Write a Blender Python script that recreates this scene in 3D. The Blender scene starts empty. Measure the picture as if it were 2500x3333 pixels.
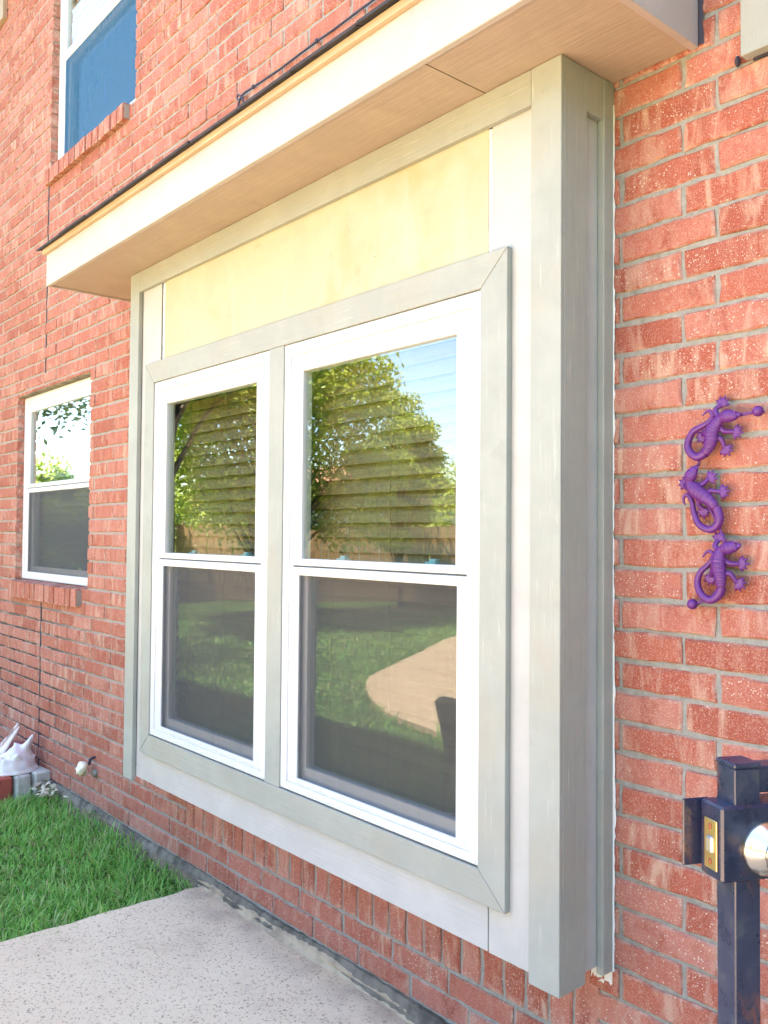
import bpy, bmesh, math, random
import numpy as np
from mathutils import Matrix, Vector

random.seed(7)
rng = np.random.default_rng(11)
R = math.radians
sc = bpy.context.scene
col = sc.collection

# ------------------------------------------------------------------ camera
H = 1.495                      # camera height above the patio
CAM = Vector((0.0, -1.861, H))
YAW, PITCH, ROLL = R(-49.5506), R(1.5643), R(0.4622)
fw = Vector((math.sin(YAW) * math.cos(PITCH), math.cos(YAW) * math.cos(PITCH), math.sin(PITCH)))
rt0 = Vector((math.cos(YAW), -math.sin(YAW), 0))
up0 = rt0.cross(fw)
rt = rt0 * math.cos(ROLL) + up0 * math.sin(ROLL)
up = -rt0 * math.sin(ROLL) + up0 * math.cos(ROLL)
cd = bpy.data.cameras.new('camera')
cam = bpy.data.objects.new('camera', cd)
col.objects.link(cam)
cam.matrix_world = Matrix(((rt.x, up.x, -fw.x, CAM.x), (rt.y, up.y, -fw.y, CAM.y), (rt.z, up.z, -fw.z, CAM.z), (0, 0, 0, 1)))
cd.sensor_fit = 'HORIZONTAL'
cd.sensor_width = 36
FPX = 2831.54
cd.lens = 36 * FPX / 2500
cd.clip_start = 0.05
cd.clip_end = 600
sc.camera = cam


def to_px(p):
    d = Vector(p) - CAM
    z = d.dot(fw)
    if z < 0.05:
        return None
    return 1250 + FPX * d.dot(rt) / z, 1666.5 - FPX * d.dot(up) / z


# ------------------------------------------------------------------ world, sun, exposure
SUN_EL, SUN_AZ = R(67.5), R(-4)          # the sun stands behind the house
w = bpy.data.worlds.new('World')
sc.world = w
w.use_nodes = True
wn = w.node_tree.nodes
sky = wn.new('ShaderNodeTexSky')
sky.sky_type = 'NISHITA'
sky.sun_disc = False
sky.sun_elevation = SUN_EL
sky.sun_rotation = SUN_AZ
sky.air_density = 1.0
sky.dust_density = 0.7
sky.altitude = 0
sky.ozone_density = 5.5
bg = wn['Background']
bg.inputs['Strength'].default_value = 0.13
w.node_tree.links.new(sky.outputs[0], bg.inputs['Color'])
sd = bpy.data.lights.new('sun', 'SUN')
sd.energy = 5.0
sd.angle = R(0.5)
sd.color = (1.0, 0.95, 0.87)
sun = bpy.data.objects.new('sun', sd)
col.objects.link(sun)
sdir = Vector((math.sin(SUN_AZ) * math.cos(SUN_EL), math.cos(SUN_AZ) * math.cos(SUN_EL), math.sin(SUN_EL)))
sun.rotation_euler = (-sdir).to_track_quat('-Z', 'Y').to_euler()
sun.location = (0, 3, 9)
vs = sc.view_settings
vs.view_transform = 'Standard'
vs.look = 'None'
vs.gamma = 1.0
vs.use_curve_mapping = False
vs.exposure = 3.45
try:
    vs.use_white_balance = True
    vs.white_balance_temperature = 7700
    vs.white_balance_tint = 12
except Exception:
    pass
sc.render.engine = 'CYCLES'
cy = sc.cycles
cy.use_denoising = True
try:
    cy.denoiser = 'OPENIMAGEDENOISE'
    cy.denoising_input_passes = 'RGB_ALBEDO_NORMAL'
    cy.denoising_prefilter = 'ACCURATE'
except Exception:
    pass
cy.max_bounces = 8
cy.diffuse_bounces = 5
cy.glossy_bounces = 4
cy.transparent_max_bounces = 16
cy.sample_clamp_indirect = 8.0
cy.caustics_reflective = False
cy.caustics_refractive = False


# ------------------------------------------------------------------ helpers: objects
def tag(o, label=None, cat=None, group=None, kind=None):
    if label:
        o['label'] = label
    if cat:
        o['category'] = cat
    if group:
        o['group'] = group
    if kind:
        o['kind'] = kind
    return o


def empty(name, loc=(0, 0, 0)):
    o = bpy.data.objects.new(name, None)
    o.empty_display_size = 0.1
    o.location = loc
    col.objects.link(o)
    return o


def world_loc(p):
    t = Vector(p.location)
    while p.parent is not None:
        p = p.parent
        t += Vector(p.location)
    return t


def link(o, parent=None):
    col.objects.link(o)
    if parent is not None:
        o.parent = parent
        if parent.type == 'EMPTY' or any(abs(c) > 1e-9 for c in parent.location):
            o.matrix_parent_inverse = Matrix.Translation(-world_loc(parent))
    return o


def mesh(name, verts, faces, mat, parent=None, smooth=False, uvs=None):
    me = bpy.data.meshes.new(name)
    me.from_pydata([tuple(v) for v in verts], [], faces)
    me.validate()
    if smooth:
        me.polygons.foreach_set('use_smooth', [True] * len(me.polygons))
    me.update()
    me.materials.append(mat)
    return link(bpy.data.objects.new(name, me), parent)


def from_bm(name, bm, mat, parent=None, smooth=False):
    me = bpy.data.meshes.new(name)
    bm.to_mesh(me)
    bm.free()
    if smooth:
        me.polygons.foreach_set('use_smooth', [True] * len(me.polygons))
    me.materials.append(mat)
    return link(bpy.data.objects.new(name, me), parent)


def bm_box(bm, x0, x1, y0, y1, z0, z1, bev=0.0, rot=None):
    m = Matrix.Translation(((x0 + x1) / 2, (y0 + y1) / 2, (z0 + z1) / 2)) @ (rot or Matrix.Identity(4)) @ Matrix.Diagonal((abs(x1 - x0), abs(y1 - y0), abs(z1 - z0), 1))
    r = bmesh.ops.create_cube(bm, size=1.0, matrix=m)
    if bev > 0:
        es = list({e for v in r['verts'] for e in v.link_edges})
        bmesh.ops.bevel(bm, geom=es, offset=bev, segments=1, affect='EDGES', clamp_overlap=True)


def box(name, x0, x1, y0, y1, z0, z1, mat, parent=None, bev=0.0015):
    bm = bmesh.new()
    bm_box(bm, x0, x1, y0, y1, z0, z1, bev)
    return from_bm(name, bm, mat, parent)


def board(name, poly, y0, y1, mat, parent=None, axis='y', bev=0.0015):
    """a polygon (list of 2D points) extruded: axis y -> points are (x,z); axis x -> (y,z)"""
    bm = bmesh.new()
    P = (lambda a, b, t: (a, t, b)) if axis == 'y' else (lambda a, b, t: (t, a, b))
    f0 = [bm.verts.new(P(a, b, y0)) for a, b in poly]
    f1 = [bm.verts.new(P(a, b, y1)) for a, b in poly]
    n = len(poly)
    bm.faces.new(f0)
    bm.faces.new(f1[::-1])
    for i in range(n):
        bm.faces.new((f0[(i + 1) % n], f0[i], f1[i], f1[(i + 1) % n]))
    bmesh.ops.recalc_face_normals(bm, faces=bm.faces)
    if bev > 0:
        bmesh.ops.bevel(bm, geom=list(bm.edges), offset=bev, segments=1, affect='EDGES', clamp_overlap=True)
    return from_bm(name, bm, mat, parent)


def ring(name, x0, x1, z0, z1, wl, wr, wb, wt, y0, y1, mat, parent=None, c=0.002):
    """picture-frame of rectangular section, front face at y0 (towards the camera), back at y1"""
    def loop(l, r, b, t, y):
        return [(x0 + l, y, z0 + b), (x1 - r, y, z0 + b), (x1 - r, y, z1 - t), (x0 + l, y, z1 - t)]
    L = [loop(0, 0, 0, 0, y1), loop(0, 0, 0, 0, y0 + c), loop(c, c, c, c, y0), loop(wl - c, wr - c, wb - c, wt - c, y0),
         loop(wl, wr, wb, wt, y0 + c), loop(wl, wr, wb, wt, y1)]
    v = [p for l in L for p in l]
    f = []
    n = len(L)
    for i in range(n):
        a, b = i * 4, ((i + 1) % n) * 4
        for k in range(4):
            k2 = (k + 1) % 4
            f.append((a + k, a + k2, b + k2, b + k))
    return mesh(name, v, f, mat, parent)


def tube_data(path, rad, seg=10, flat=None, caps=True):
    """swept tube; rad: list of radii (or (a,b) pairs: in-plane / depth)"""
    P = [Vector(p) for p in path]
    n = len(P)
    vs_, fs = [], []
    prev = None
    for i in range(n):
        t = (P[min(i + 1, n - 1)] - P[max(i - 1, 0)])
        if t.length < 1e-9:
            t = Vector((0, 0, 1))
        t.normalize()
        ref = Vector((0, 1, 0)) if flat is None else Vector(flat)
        if abs(t.dot(ref)) > 0.95:
            ref = Vector((1, 0, 0)) if prev is None else prev
        a = t.cross(ref).normalized()
        b = a.cross(t).normalized()
        prev = b
        r = rad[i] if isinstance(rad, (list, tuple)) else rad
        ra, rb = r if isinstance(r, (list, tuple)) else (r, r)
        for k in range(seg):
            an = 2 * math.pi * k / seg
            vs_.append(P[i] + a * (ra * math.cos(an)) + b * (rb * math.sin(an)))
    for i in range(n - 1):
        for k in range(seg):
            k2 = (k + 1) % seg
            fs.append((i * seg + k, i * seg + k2, (i + 1) * seg + k2, (i + 1) * seg + k))
    if caps:
        fs.append(tuple(range(seg))[::-1])
        fs.append(tuple((n - 1) * seg + k for k in range(seg)))
    return vs_, fs


def spline(pts, n=6):
    P = [Vector(p) for p in pts]
    out = []
    for i in range(len(P) - 1):
        p0, p1, p2, p3 = P[max(i - 1, 0)], P[i], P[i + 1], P[min(i + 2, len(P) - 1)]
        for k in range(n):
            t = k / n
            out.append(0.5 * ((2 * p1) + (p2 - p0) * t + (2 * p0 - 5 * p1 + 4 * p2 - p3) * t * t + (3 * p1 - p0 - 3 * p2 + p3) * t ** 3))
    out.append(P[-1])
    return out


def interp(vals, m):
    a = np.array(vals, float)
    return list(np.interp(np.linspace(0, len(a) - 1, m), range(len(a)), a))


def join(parts):
    v, f = [], []
    for pv, pf in parts:
        o = len(v)
        v += list(pv)
        f += [tuple(i + o for i in q) for q in pf]
    return v, f


def sphere_data(c, r, nu=14, nv=9):
    c = Vector(c)
    r = r if isinstance(r, (list, tuple)) else (r, r, r)
    v = [c + Vector((0, 0, r[2]))]
    for j in range(1, nv):
        th = math.pi * j / nv
        for i in range(nu):
            ph = 2 * math.pi * i / nu
            v.append(c + Vector((r[0] * math.sin(th) * math.cos(ph), r[1] * math.sin(th) * math.sin(ph), r[2] * math.cos(th))))
    v.append(c - Vector((0, 0, r[2])))
    f = [(0, 1 + i, 1 + (i + 1) % nu) for i in range(nu)]
    for j in range(nv - 2):
        for i in range(nu):
            a = 1 + j * nu
            f.append((a + i, a + nu + i, a + nu + (i + 1) % nu, a + (i + 1) % nu))
    a = 1 + (nv - 2) * nu
    f += [(len(v) - 1, a + (i + 1) % nu, a + i) for i in range(nu)]
    return v, f


# ------------------------------------------------------------------ helpers: materials
class M:
    def __init__(s, name):
        s.m = bpy.data.materials.new(name)
        s.m.use_nodes = True
        s.t = s.m.node_tree
        s.n = s.t.nodes
        s.b = s.n['Principled BSDF']
        s._pos = None

    def put(s, sock, v):
        if hasattr(v, 'is_linked'):
            s.t.links.new(v, sock)
        elif isinstance(v, (tuple, list)) and sock.type == 'RGBA' and len(v) == 3:
            sock.default_value = (*v, 1)
        else:
            sock.default_value = v

    def node(s, typ, ins=None, **kw):
        n = s.n.new(typ)
        for k, v in kw.items():
            setattr(n, k, v)
        for k, v in (ins or {}).items():
            s.put(n.inputs[k], v)
        return n

    def pos(s):
        if s._pos is None:
            s._pos = s.node('ShaderNodeNewGeometry').outputs['Position']
        return s._pos

    def scale(s, vec, sx, sy, sz):
        return s.node('ShaderNodeVectorMath', {0: vec, 1: (sx, sy, sz)}, operation='MULTIPLY').outputs[0]

    def math(s, op, a, b=0.0, c=None, clamp=False):
        n = s.node('ShaderNodeMath', {0: a, 1: b}, operation=op, use_clamp=clamp)
        if c is not None:
            s.put(n.inputs[2], c)
        return n.outputs[0]

    def noise(s, vec, sc_=5.0, det=3.0, rough=0.55, dist=0.0):
        return s.node('ShaderNodeTexNoise', {'Vector': vec, 'Scale': sc_, 'Detail': det, 'Roughness': rough, 'Distortion': dist}).outputs['Fac']

    def ramp(s, fac, stops):
        n = s.node('ShaderNodeValToRGB', {'Fac': fac})
        e = n.color_ramp.elements
        while len(e) < len(stops):
            e.new(0.5)
        for q, (p, c) in zip(e, stops):
            q.position = p
            q.color = (*c, 1) if isinstance(c, (tuple, list)) else (c, c, c, 1)
        return n.outputs['Color']

    def step(s, v, a, b):
        return s.node('ShaderNodeMapRange', {'Value': v, 'From Min': a, 'From Max': b}, interpolation_type='SMOOTHSTEP').outputs['Result']

    def mix(s, fac, a, b, mode='MIX'):
        n = s.node('ShaderNodeMix', data_type='RGBA', blend_type=mode)
        s.put(n.inputs[0], fac)
        s.put(n.inputs[6], a)
        s.put(n.inputs[7], b)
        return n.outputs[2]

    def bump(s, h, strength=0.3, dist=0.002):
        n = s.node('ShaderNodeBump', {'Height': h, 'Strength': strength, 'Distance': dist})
        s.t.links.new(n.outputs[0], s.b.inputs['Normal'])

    def set(s, color=None, rough=None, metal=None, spec=None):
        for k, v in (('Base Color', color), ('Roughness', rough), ('Metallic', metal), ('Specular IOR Level', spec)):
            if v is not None:
                s.put(s.b.inputs[k], v)
        return s.m

    def rnd(s):
        """one random number per separate piece, whether it is an object or an island of a joined mesh"""
        o = s.node('ShaderNodeObjectInfo').outputs['Random']
        i = s.node('ShaderNodeNewGeometry').outputs['Random Per Island']
        return s.math('FRACT', s.math('ADD', o, i))

    def sep(s, v):
        return s.node('ShaderNodeSeparateXYZ', {0: v}).outputs


def mat_brick():
    m = M('brick_clay')
    p = m.pos()
    r = m.rnd()
    r2 = m.math('FRACT', m.math('MULTIPLY', r, 17.31))
    r3 = m.math('FRACT', m.math('MULTIPLY', r, 53.7))
    off = m.node('ShaderNodeCombineXYZ', {0: m.math('MULTIPLY', r, 31.0), 1: m.math('MULTIPLY', r2, 17.0), 2: m.math('MULTIPLY', r3, 23.0)}).outputs[0]
    q = m.node('ShaderNodeVectorMath', {0: p, 1: off}, operation='ADD').outputs[0]
    base = m.ramp(r, [(0.0, (0.28, 0.064, 0.040)), (0.2, (0.335, 0.085, 0.054)), (0.45, (0.36, 0.105, 0.070)), (0.7, (0.375, 0.118, 0.086)), (0.88, (0.385, 0.130, 0.096)), (1.0, (0.40, 0.155, 0.118))])
    # sandy patches along each brick
    n1 = m.noise(m.scale(q, 9, 9, 5), 1.0, 3, 0.6, 0.6)
    base = m.mix(m.step(n1, 0.5, 0.72), base, (0.27, 0.066, 0.042))
    # upright creamy drags of the glaze
    st = m.noise(m.scale(q, 24, 24, 5), 1.0, 4, 0.65, 0.8)
    w1 = m.math('MULTIPLY', m.step(st, 0.48, 0.68), m.math('MULTIPLY_ADD', r2, 0.70, 0.12), clamp=True)
    base = m.mix(w1, base, (0.50, 0.335, 0.25))
    st2 = m.noise(m.scale(q, 16, 16, 7), 1.0, 5, 0.7, 1.2)
    w2 = m.math('MULTIPLY', m.step(st2, 0.50, 0.68), m.math('MULTIPLY_ADD', m.step(r3, 0.3, 1.0), 0.65, 0.10))
    base = m.mix(w2, base, (0.44, 0.25, 0.195))
    # pale rim where the slurry ran over the arris
    uv = m.sep(m.node('ShaderNodeUVMap').outputs[0])
    eu = m.math('MULTIPLY', m.math('MINIMUM', uv[0], m.math('SUBTRACT', 1.0, uv[0])), 0.25)
    ev = m.math('MULTIPLY', m.math('MINIMUM', uv[1], m.math('SUBTRACT', 1.0, uv[1])), 0.066)
    ed = m.math('MINIMUM', eu, m.math('MULTIPLY', ev, 1.7))
    rim = m.math('MULTIPLY', m.step(ed, 0.012, 0.0), m.step(m.noise(q, 30, 3), 0.42, 0.62))
    base = m.mix(m.math('MULTIPLY', rim, 0.6), base, (0.50, 0.35, 0.275))
    # pale grit
    mot = m.noise(q, 210, 3, 0.7)
    base = m.mix(m.math('MULTIPLY', m.step(mot, 0.50, 0.68), 0.5), base, (0.46, 0.26, 0.20))
    vo = m.node('ShaderNodeTexVoronoi', {'Vector': q, 'Scale': 185.0, 'Randomness': 1.0}, feature='F1')
    vc = m.sep(vo.outputs['Color'])
    dens = m.noise(q, 14, 2)
    pick = m.math('GREATER_THAN', m.math('ADD', vc[0], m.math('MULTIPLY', dens, 0.7)), 0.95)
    spot = m.math('MULTIPLY', m.math('LESS_THAN', m.math('ADD', vo.outputs['Distance'], m.math('MULTIPLY', m.noise(q, 500, 2), 0.25)), m.math('MULTIPLY_ADD', m.math('POWER', vc[1], 2.0), 0.38, 0.14)), pick)
    base = m.mix(m.math('MULTIPLY', spot, 0.85), base, (0.60, 0.52, 0.43))
    gr = m.noise(q, 420, 2, 0.6)
    base = m.mix(m.math('MULTIPLY', m.step(gr, 0.56, 0.68), 0.42), base, (0.56, 0.42, 0.34))
    base = m.mix(m.math('MULTIPLY', m.step(gr, 0.44, 0.32), 0.4), base, (0.20, 0.045, 0.028))
    # small dark pits
    vp = m.node('ShaderNodeTexVoronoi', {'Vector': q, 'Scale': 75.0}, feature='F1')
    pit = m.math('MULTIPLY', m.math('LESS_THAN', vp.outputs['Distance'], 0.12), m.math('GREATER_THAN', m.sep(vp.outputs['Color'])[0], 0.86))
    base = m.mix(m.math('MULTIPLY', pit, 0.6), base, (0.12, 0.04, 0.03))
    hgt = m.math('ADD', m.math('MULTIPLY', m.noise(q, 120, 4), 0.7), m.math('ADD', m.math('MULTIPLY', spot, 0.4), m.math('MULTIPLY', n1, 0.5)))
    m.bump(m.math('ADD', hgt, m.math('MULTIPLY', m.noise(q, 38, 3), 0.9)), 0.75, 0.004)
    return m.set(base, 0.86, spec=0.25)


def mat_mortar():
    m = M('mortar')
    p = m.pos()
    n = m.noise(p, 60, 5, 0.7)
    c = m.ramp(n, [(0.3, (0.22, 0.213, 0.19)), (0.55, (0.295, 0.285, 0.26)), (0.75, (0.35, 0.34, 0.31))])
    x = m.sep(p)
    # mildew low on the far part of the wall, paler and warmer towards the left
    mask = m.math('MULTIPLY', m.step(x[0], -4.3, -5.4), m.step(x[2], 1.35, 0.8))
    mask = m.math('MULTIPLY', mask, m.step(m.noise(p, 3.2, 4, 0.65), 0.34, 0.52))
    c = m.mix(m.math('MULTIPLY', m.step(x[0], -2.2, -4.2), 0.45), c, (0.36, 0.30, 0.265))
    c = m.mix(m.math('MULTIPLY', mask, 0.88), c, (0.03, 0.03, 0.035))
    pits = m.node('ShaderNodeTexVoronoi', {'Vector': p, 'Scale': 95.0})
    pk = m.math('MULTIPLY', m.math('LESS_THAN', pits.outputs['Distance'], 0.14), m.math('GREATER_THAN', m.sep(pits.outputs['Color'])[0], 0.8))
    c = m.mix(m.math('MULTIPLY', pk, 0.7), c, (0.08, 0.075, 0.07))
    m.bump(m.noise(p, 140, 5, 0.75), 0.8, 0.004)
    return m.set(c, 0.95, spec=0.15)


def mat_paint(name, color, axis='x', grain=0.5, chalk=0.25, stain=None, nails=True, rough=0.55, tint=None, grime=0.22):
    """painted fibre-cement / wood trim: embossed grain along one axis, chalky wear, a few nail heads"""
    m = M(name)
    p = m.pos()
    s = {'x': (2.6, 60, 60), 'z': (60, 60, 2.6), 'y': (60, 2.6, 60)}[axis]
    g = m.noise(m.scale(p, *s), 1.0, 5, 0.62, 0.9)
    g2 = m.noise(m.scale(p, s[0] * 2.6, s[1] * 2.6, s[2] * 2.6), 1.0, 3, 0.6, 0.3)
    blot = m.noise(p, 7.0, 4, 0.6, 0.4)
    c = m.mix(m.step(blot, 0.35, 0.7), color, tuple(min(1, k * 1.10) for k in color))
    if tint:
        c = m.mix(m.math('MULTIPLY', m.step(m.noise(p, 3.1, 3, 0.6), 0.5, 0.75), 0.6), c, tint)
    wear = m.math('MULTIPLY', m.step(g2, 0.60, 0.76), m.step(m.noise(p, 4.3, 3), 0.38, 0.6))
    c = m.mix(m.math('MULTIPLY', wear, chalk), c, tuple(min(0.8, k * 1.5) for k in color))
    dirt = m.math('MULTIPLY', m.step(m.noise(p, 11, 5, 0.7), 0.56, 0.78), grime)
    c = m.mix(dirt, c, tuple(k * 0.55 for k in color))
    if stain:
        sx = m.noise(m.scale(p, 5, 5, 2.2), 1.0, 4, 0.65, 1.5)
        c = m.mix(m.math('MULTIPLY', m.step(sx, 0.48, 0.72), 0.75), c, stain)
    if nails:
        vo = m.node('ShaderNodeTexVoronoi', {'Vector': m.scale(p, 1, 0, 1), 'Scale': 8.0})
        dot = m.math('MULTIPLY', m.math('LESS_THAN', vo.outputs['Distance'], 0.021), m.math('GREATER_THAN', m.sep(vo.outputs['Color'])[0], 0.45))
        c = m.mix(m.math('MULTIPLY', dot, 0.8), c, (0.10, 0.08, 0.07))
    m.bump(m.math('ADD', m.math('MULTIPLY', g, 0.8), m.math('MULTIPLY', g2, 0.35)), grain, 0.003)
    return m.set(c, rough, spec=0.35)


def mat_plain(name, color, rough=0.5, metal=0.0, bump=0.0, bscale=80, spec=0.5, vary=0.0):
    m = M(name)
    c = color
    if vary:
        c = m.mix(m.step(m.noise(m.pos(), 14, 4), 0.35, 0.7), color, tuple(k * (1 - vary) for k in color))
    if bump:
        m.bump(m.noise(m.pos(), bscale, 3), bump, 0.002)
    return m.set(c, rough, metal, spec)


def mat_glass(name, tint=(0.90, 0.96, 0.93)):
    m = M(name)
    m.n.remove(m.b)
    tr = m.node('ShaderNodeBsdfTransparent', {'Color': tint})
    nb = m.node('ShaderNodeBump', {'Height': m.noise(m.pos(), 3.0, 1, 0.4), 'Strength': 0.03, 'Distance': 0.01})
    gl = m.node('ShaderNodeBsdfAnisotropic', {'Color': (0.97, 0.99, 1.0), 'Roughness': 0.010})
    m.t.links.new(nb.outputs[0], gl.inputs['Normal'])
    ge_ = m.node('ShaderNodeNewGeometry')
    cs = m.math('ABSOLUTE', m.node('ShaderNodeVectorMath', {0: ge_.outputs['Normal'], 1: ge_.outputs['Incoming']}, operation='DOT_PRODUCT').outputs['Value'])
    fr = m.math('MULTIPLY_ADD', m.math('POWER', m.math('SUBTRACT', 1.0, cs, clamp=True), 5.0), 0.957, 0.043)
    # two panes of the insulating unit: each face adds its own reflection
    k = m.math('SUBTRACT', 1.0, m.math('POWER', m.math('SUBTRACT', 1.0, fr), 2.4), clamp=True)
    mx = m.node('ShaderNodeMixShader', {0: k})
    m.t.links.new(tr.outputs[0], mx.inputs[1])
    m.t.links.new(gl.outputs[0], mx.inputs[2])
    m.t.links.new(mx.outputs[0], m.n['Material Output'].inputs['Surface'])
    return m.m


def mat_screen(name='insect_screen', color=(0.085, 0.088, 0.094)):
    m = M(name)
    m.n.remove(m.b)
    tr = m.node('ShaderNodeBsdfTransparent', {'Color': (1, 1, 1)})
    df = m.node('ShaderNodeBsdfDiffuse', {'Color': color})
    w_ = m.noise(m.scale(m.pos(), 40, 40, 3), 1.0, 2)
    g_ = m.node('ShaderNodeNewGeometry')
    cs = m.math('ABSOLUTE', m.node('ShaderNodeVectorMath', {0: g_.outputs['Normal'], 1: g_.outputs['Incoming']}, operation='DOT_PRODUCT').outputs['Value'])
    # threads overlap more the more slantwise the mesh is crossed
    op = m.math('MULTIPLY_ADD', w_, -0.08, 0.69)
    k = m.math('SUBTRACT', 1.0, m.math('POWER', op, m.math('DIVIDE', 1.0, m.math('MAXIMUM', cs, 0.15))), clamp=True)
    mx = m.node('ShaderNodeMixShader', {0: k})
    m.t.links.new(tr.outputs[0], mx.inputs[1])
    m.t.links.new(df.outputs[0], mx.inputs[2])
    m.t.links.new(mx.outputs[0], m.n['Material Output'].inputs['Surface'])
    return m.m


def mat_patio():
    m = M('patio_concrete')
    p = m.pos()
    n = m.noise(p, 2.6, 7, 0.68)
    c = m.ramp(n, [(0.28, (0.56, 0.40, 0.27)), (0.45, (0.70, 0.515, 0.35)), (0.65, (0.74, 0.555, 0.38)), (0.8, (0.78, 0.60, 0.425))])
    q = m.scale(p, 1.0, 1.0, 1.0)
    wob = m.node('ShaderNodeTexNoise', {'Vector': p, 'Scale': 40.0, 'Detail': 2.0}).outputs['Color']
    q = m.node('ShaderNodeVectorMath', {0: p, 1: m.scale(wob, 0.035, 0.035, 0.02)}, operation='ADD').outputs[0]
    vo = m.node('ShaderNodeTexVoronoi', {'Vector': q, 'Scale': 104.0}, feature='F1')
    vc = m.sep(vo.outputs['Color'])
    hole = m.math('MULTIPLY', m.math('LESS_THAN', vo.outputs['Distance'], m.math('MULTIPLY_ADD', vc[1], 0.30, 0.12)),
                  m.math('GREATER_THAN', m.math('ADD', vc[0], m.math('MULTIPLY', m.noise(p, 9, 3), 0.6)), 0.42))
    c = m.mix(m.math('MULTIPLY', hole, 0.66), c, (0.26, 0.17, 0.115))
    vo2 = m.node('ShaderNodeTexVoronoi', {'Vector': q, 'Scale': 130.0}, feature='F1')
    h2 = m.math('MULTIPLY', m.math('LESS_THAN', vo2.outputs['Distance'], 0.2), m.math('GREATER_THAN', m.sep(vo2.outputs['Color'])[0], 0.62))
    c = m.mix(m.math('MULTIPLY', h2, 0.5), c, (0.25, 0.20, 0.18))
    fine = m.noise(p, 260, 3, 0.7)
    c = m.mix(m.math('MULTIPLY', m.step(fine, 0.55, 0.75), 0.35), c, (0.74, 0.68, 0.62))
    y = m.sep(p)
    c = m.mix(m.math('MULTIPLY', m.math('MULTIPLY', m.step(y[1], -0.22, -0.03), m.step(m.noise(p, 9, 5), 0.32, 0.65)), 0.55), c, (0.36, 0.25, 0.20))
    m.bump(m.math('SUBTRACT', m.math('MULTIPLY', fine, 0.4), hole), 0.6, 0.004)
    return m.set(c, 0.9, spec=0.2)


def mat_lawn():
    m = M('lawn_soil')
    p = m.pos()
    c = m.ramp(m.noise(p, 9, 5, 0.65), [(0.3, (0.045, 0.10, 0.02)), (0.55, (0.08, 0.16, 0.03)), (0.8, (0.13, 0.20, 0.05))])
    m.bump(m.noise(p, 60, 5, 0.8), 1.0, 0.03)
    return m.set(c, 0.95, spec=0.1)


def mat_blade():
    m = M('grass_blade')
    r = m.node('ShaderNodeNewGeometry').outputs['Random Per Island']
    c = m.ramp(r, [(0.0, (0.10, 0.31, 0.05)), (0.40, (0.18, 0.49, 0.08)), (0.72, (0.31, 0.61, 0.13)), (0.88, (0.42, 0.60, 0.18)), (0.93, (0.60, 0.56, 0.28)), (1.0, (0.55, 0.42, 0.22))])
    m.put(m.b.inputs['Base Color'], c)
    m.b.inputs['Roughness'].default_value = 0.45
    tl = m.node('ShaderNodeBsdfTranslucent', {'Color': c})
    mx = m.node('ShaderNodeMixShader', {0: 0.42})
    m.t.links.new(m.b.outputs[0], mx.inputs[1])
    m.t.links.new(tl.outputs[0], mx.inputs[2])
    m.t.links.new(mx.outputs[0], m.n['Material Output'].inputs['Surface'])
    return m.m


def mat_leaf(name, c0, c1, c2):
    m = M(name)
    r = m.node('ShaderNodeNewGeometry').outputs['Random Per Island']
    c = m.ramp(r, [(0.0, c0), (0.5, c1), (1.0, c2)])
    m.put(m.b.inputs['Base Color'], c)
    m.b.inputs['Roughness'].default_value = 0.5
    tl = m.node('ShaderNodeBsdfTranslucent', {'Color': c})
    mx = m.node('ShaderNodeMixShader', {0: 0.4})
    m.t.links.new(m.b.outputs[0], mx.inputs[1])
    m.t.links.new(tl.outputs[0], mx.inputs[2])
    m.t.links.new(mx.outputs[0], m.n['Material Output'].inputs['Surface'])
    return m.m


def mat_slat():
    m = M('blind_slat')
    p = m.pos()
    g = m.noise(m.scale(p, 2.5, 90, 90), 1.0, 4, 0.65, 0.5)
    r = m.rnd()
    c = m.ramp(g, [(0.3, (0.14, 0.075, 0.03)), (0.6, (0.20, 0.115, 0.05)), (0.8, (0.245, 0.15, 0.07))])
    c = m.mix(m.math('MULTIPLY', r, 0.3), c, (0.15, 0.08, 0.035))
    return m.set(c, 0.5)


def mat_black_steel():
    m = M('black_steel')
    p = m.pos()
    n = m.noise(p, 28, 4, 0.65, 0.4)
    c = m.ramp(n, [(0.3, (0.010, 0.014, 0.040)), (0.55, (0.018, 0.024, 0.058)), (0.75, (0.05, 0.058, 0.075))])
    ru = m.step(m.noise(m.scale(p, 30, 30, 9), 1.0, 4, 0.7, 0.8), 0.56, 0.72)
    c = m.mix(m.math('MULTIPLY', ru, 0.7), c, (0.16, 0.05, 0.025))
    m.bump(m.noise(p, 90, 4), 0.15, 0.002)
    return m.set(c, m.ramp(n, [(0.3, 0.22), (0.8, 0.45)]), spec=0.6)


def mat_shell(name, c0, c1):
    m = M(name)
    p = m.pos()
    c = m.mix(m.step(m.noise(p, 22, 4, 0.6), 0.35, 0.7), c0, c1)
    c = m.mix(m.math('MULTIPLY', m.step(m.noise(p, 50, 3), 0.6, 0.75), 0.35), c, (0.62, 0.47, 0.36))
    m.bump(m.noise(p, 90, 3), 0.3, 0.003)
    return m.set(c, 0.45, spec=0.4)


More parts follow.
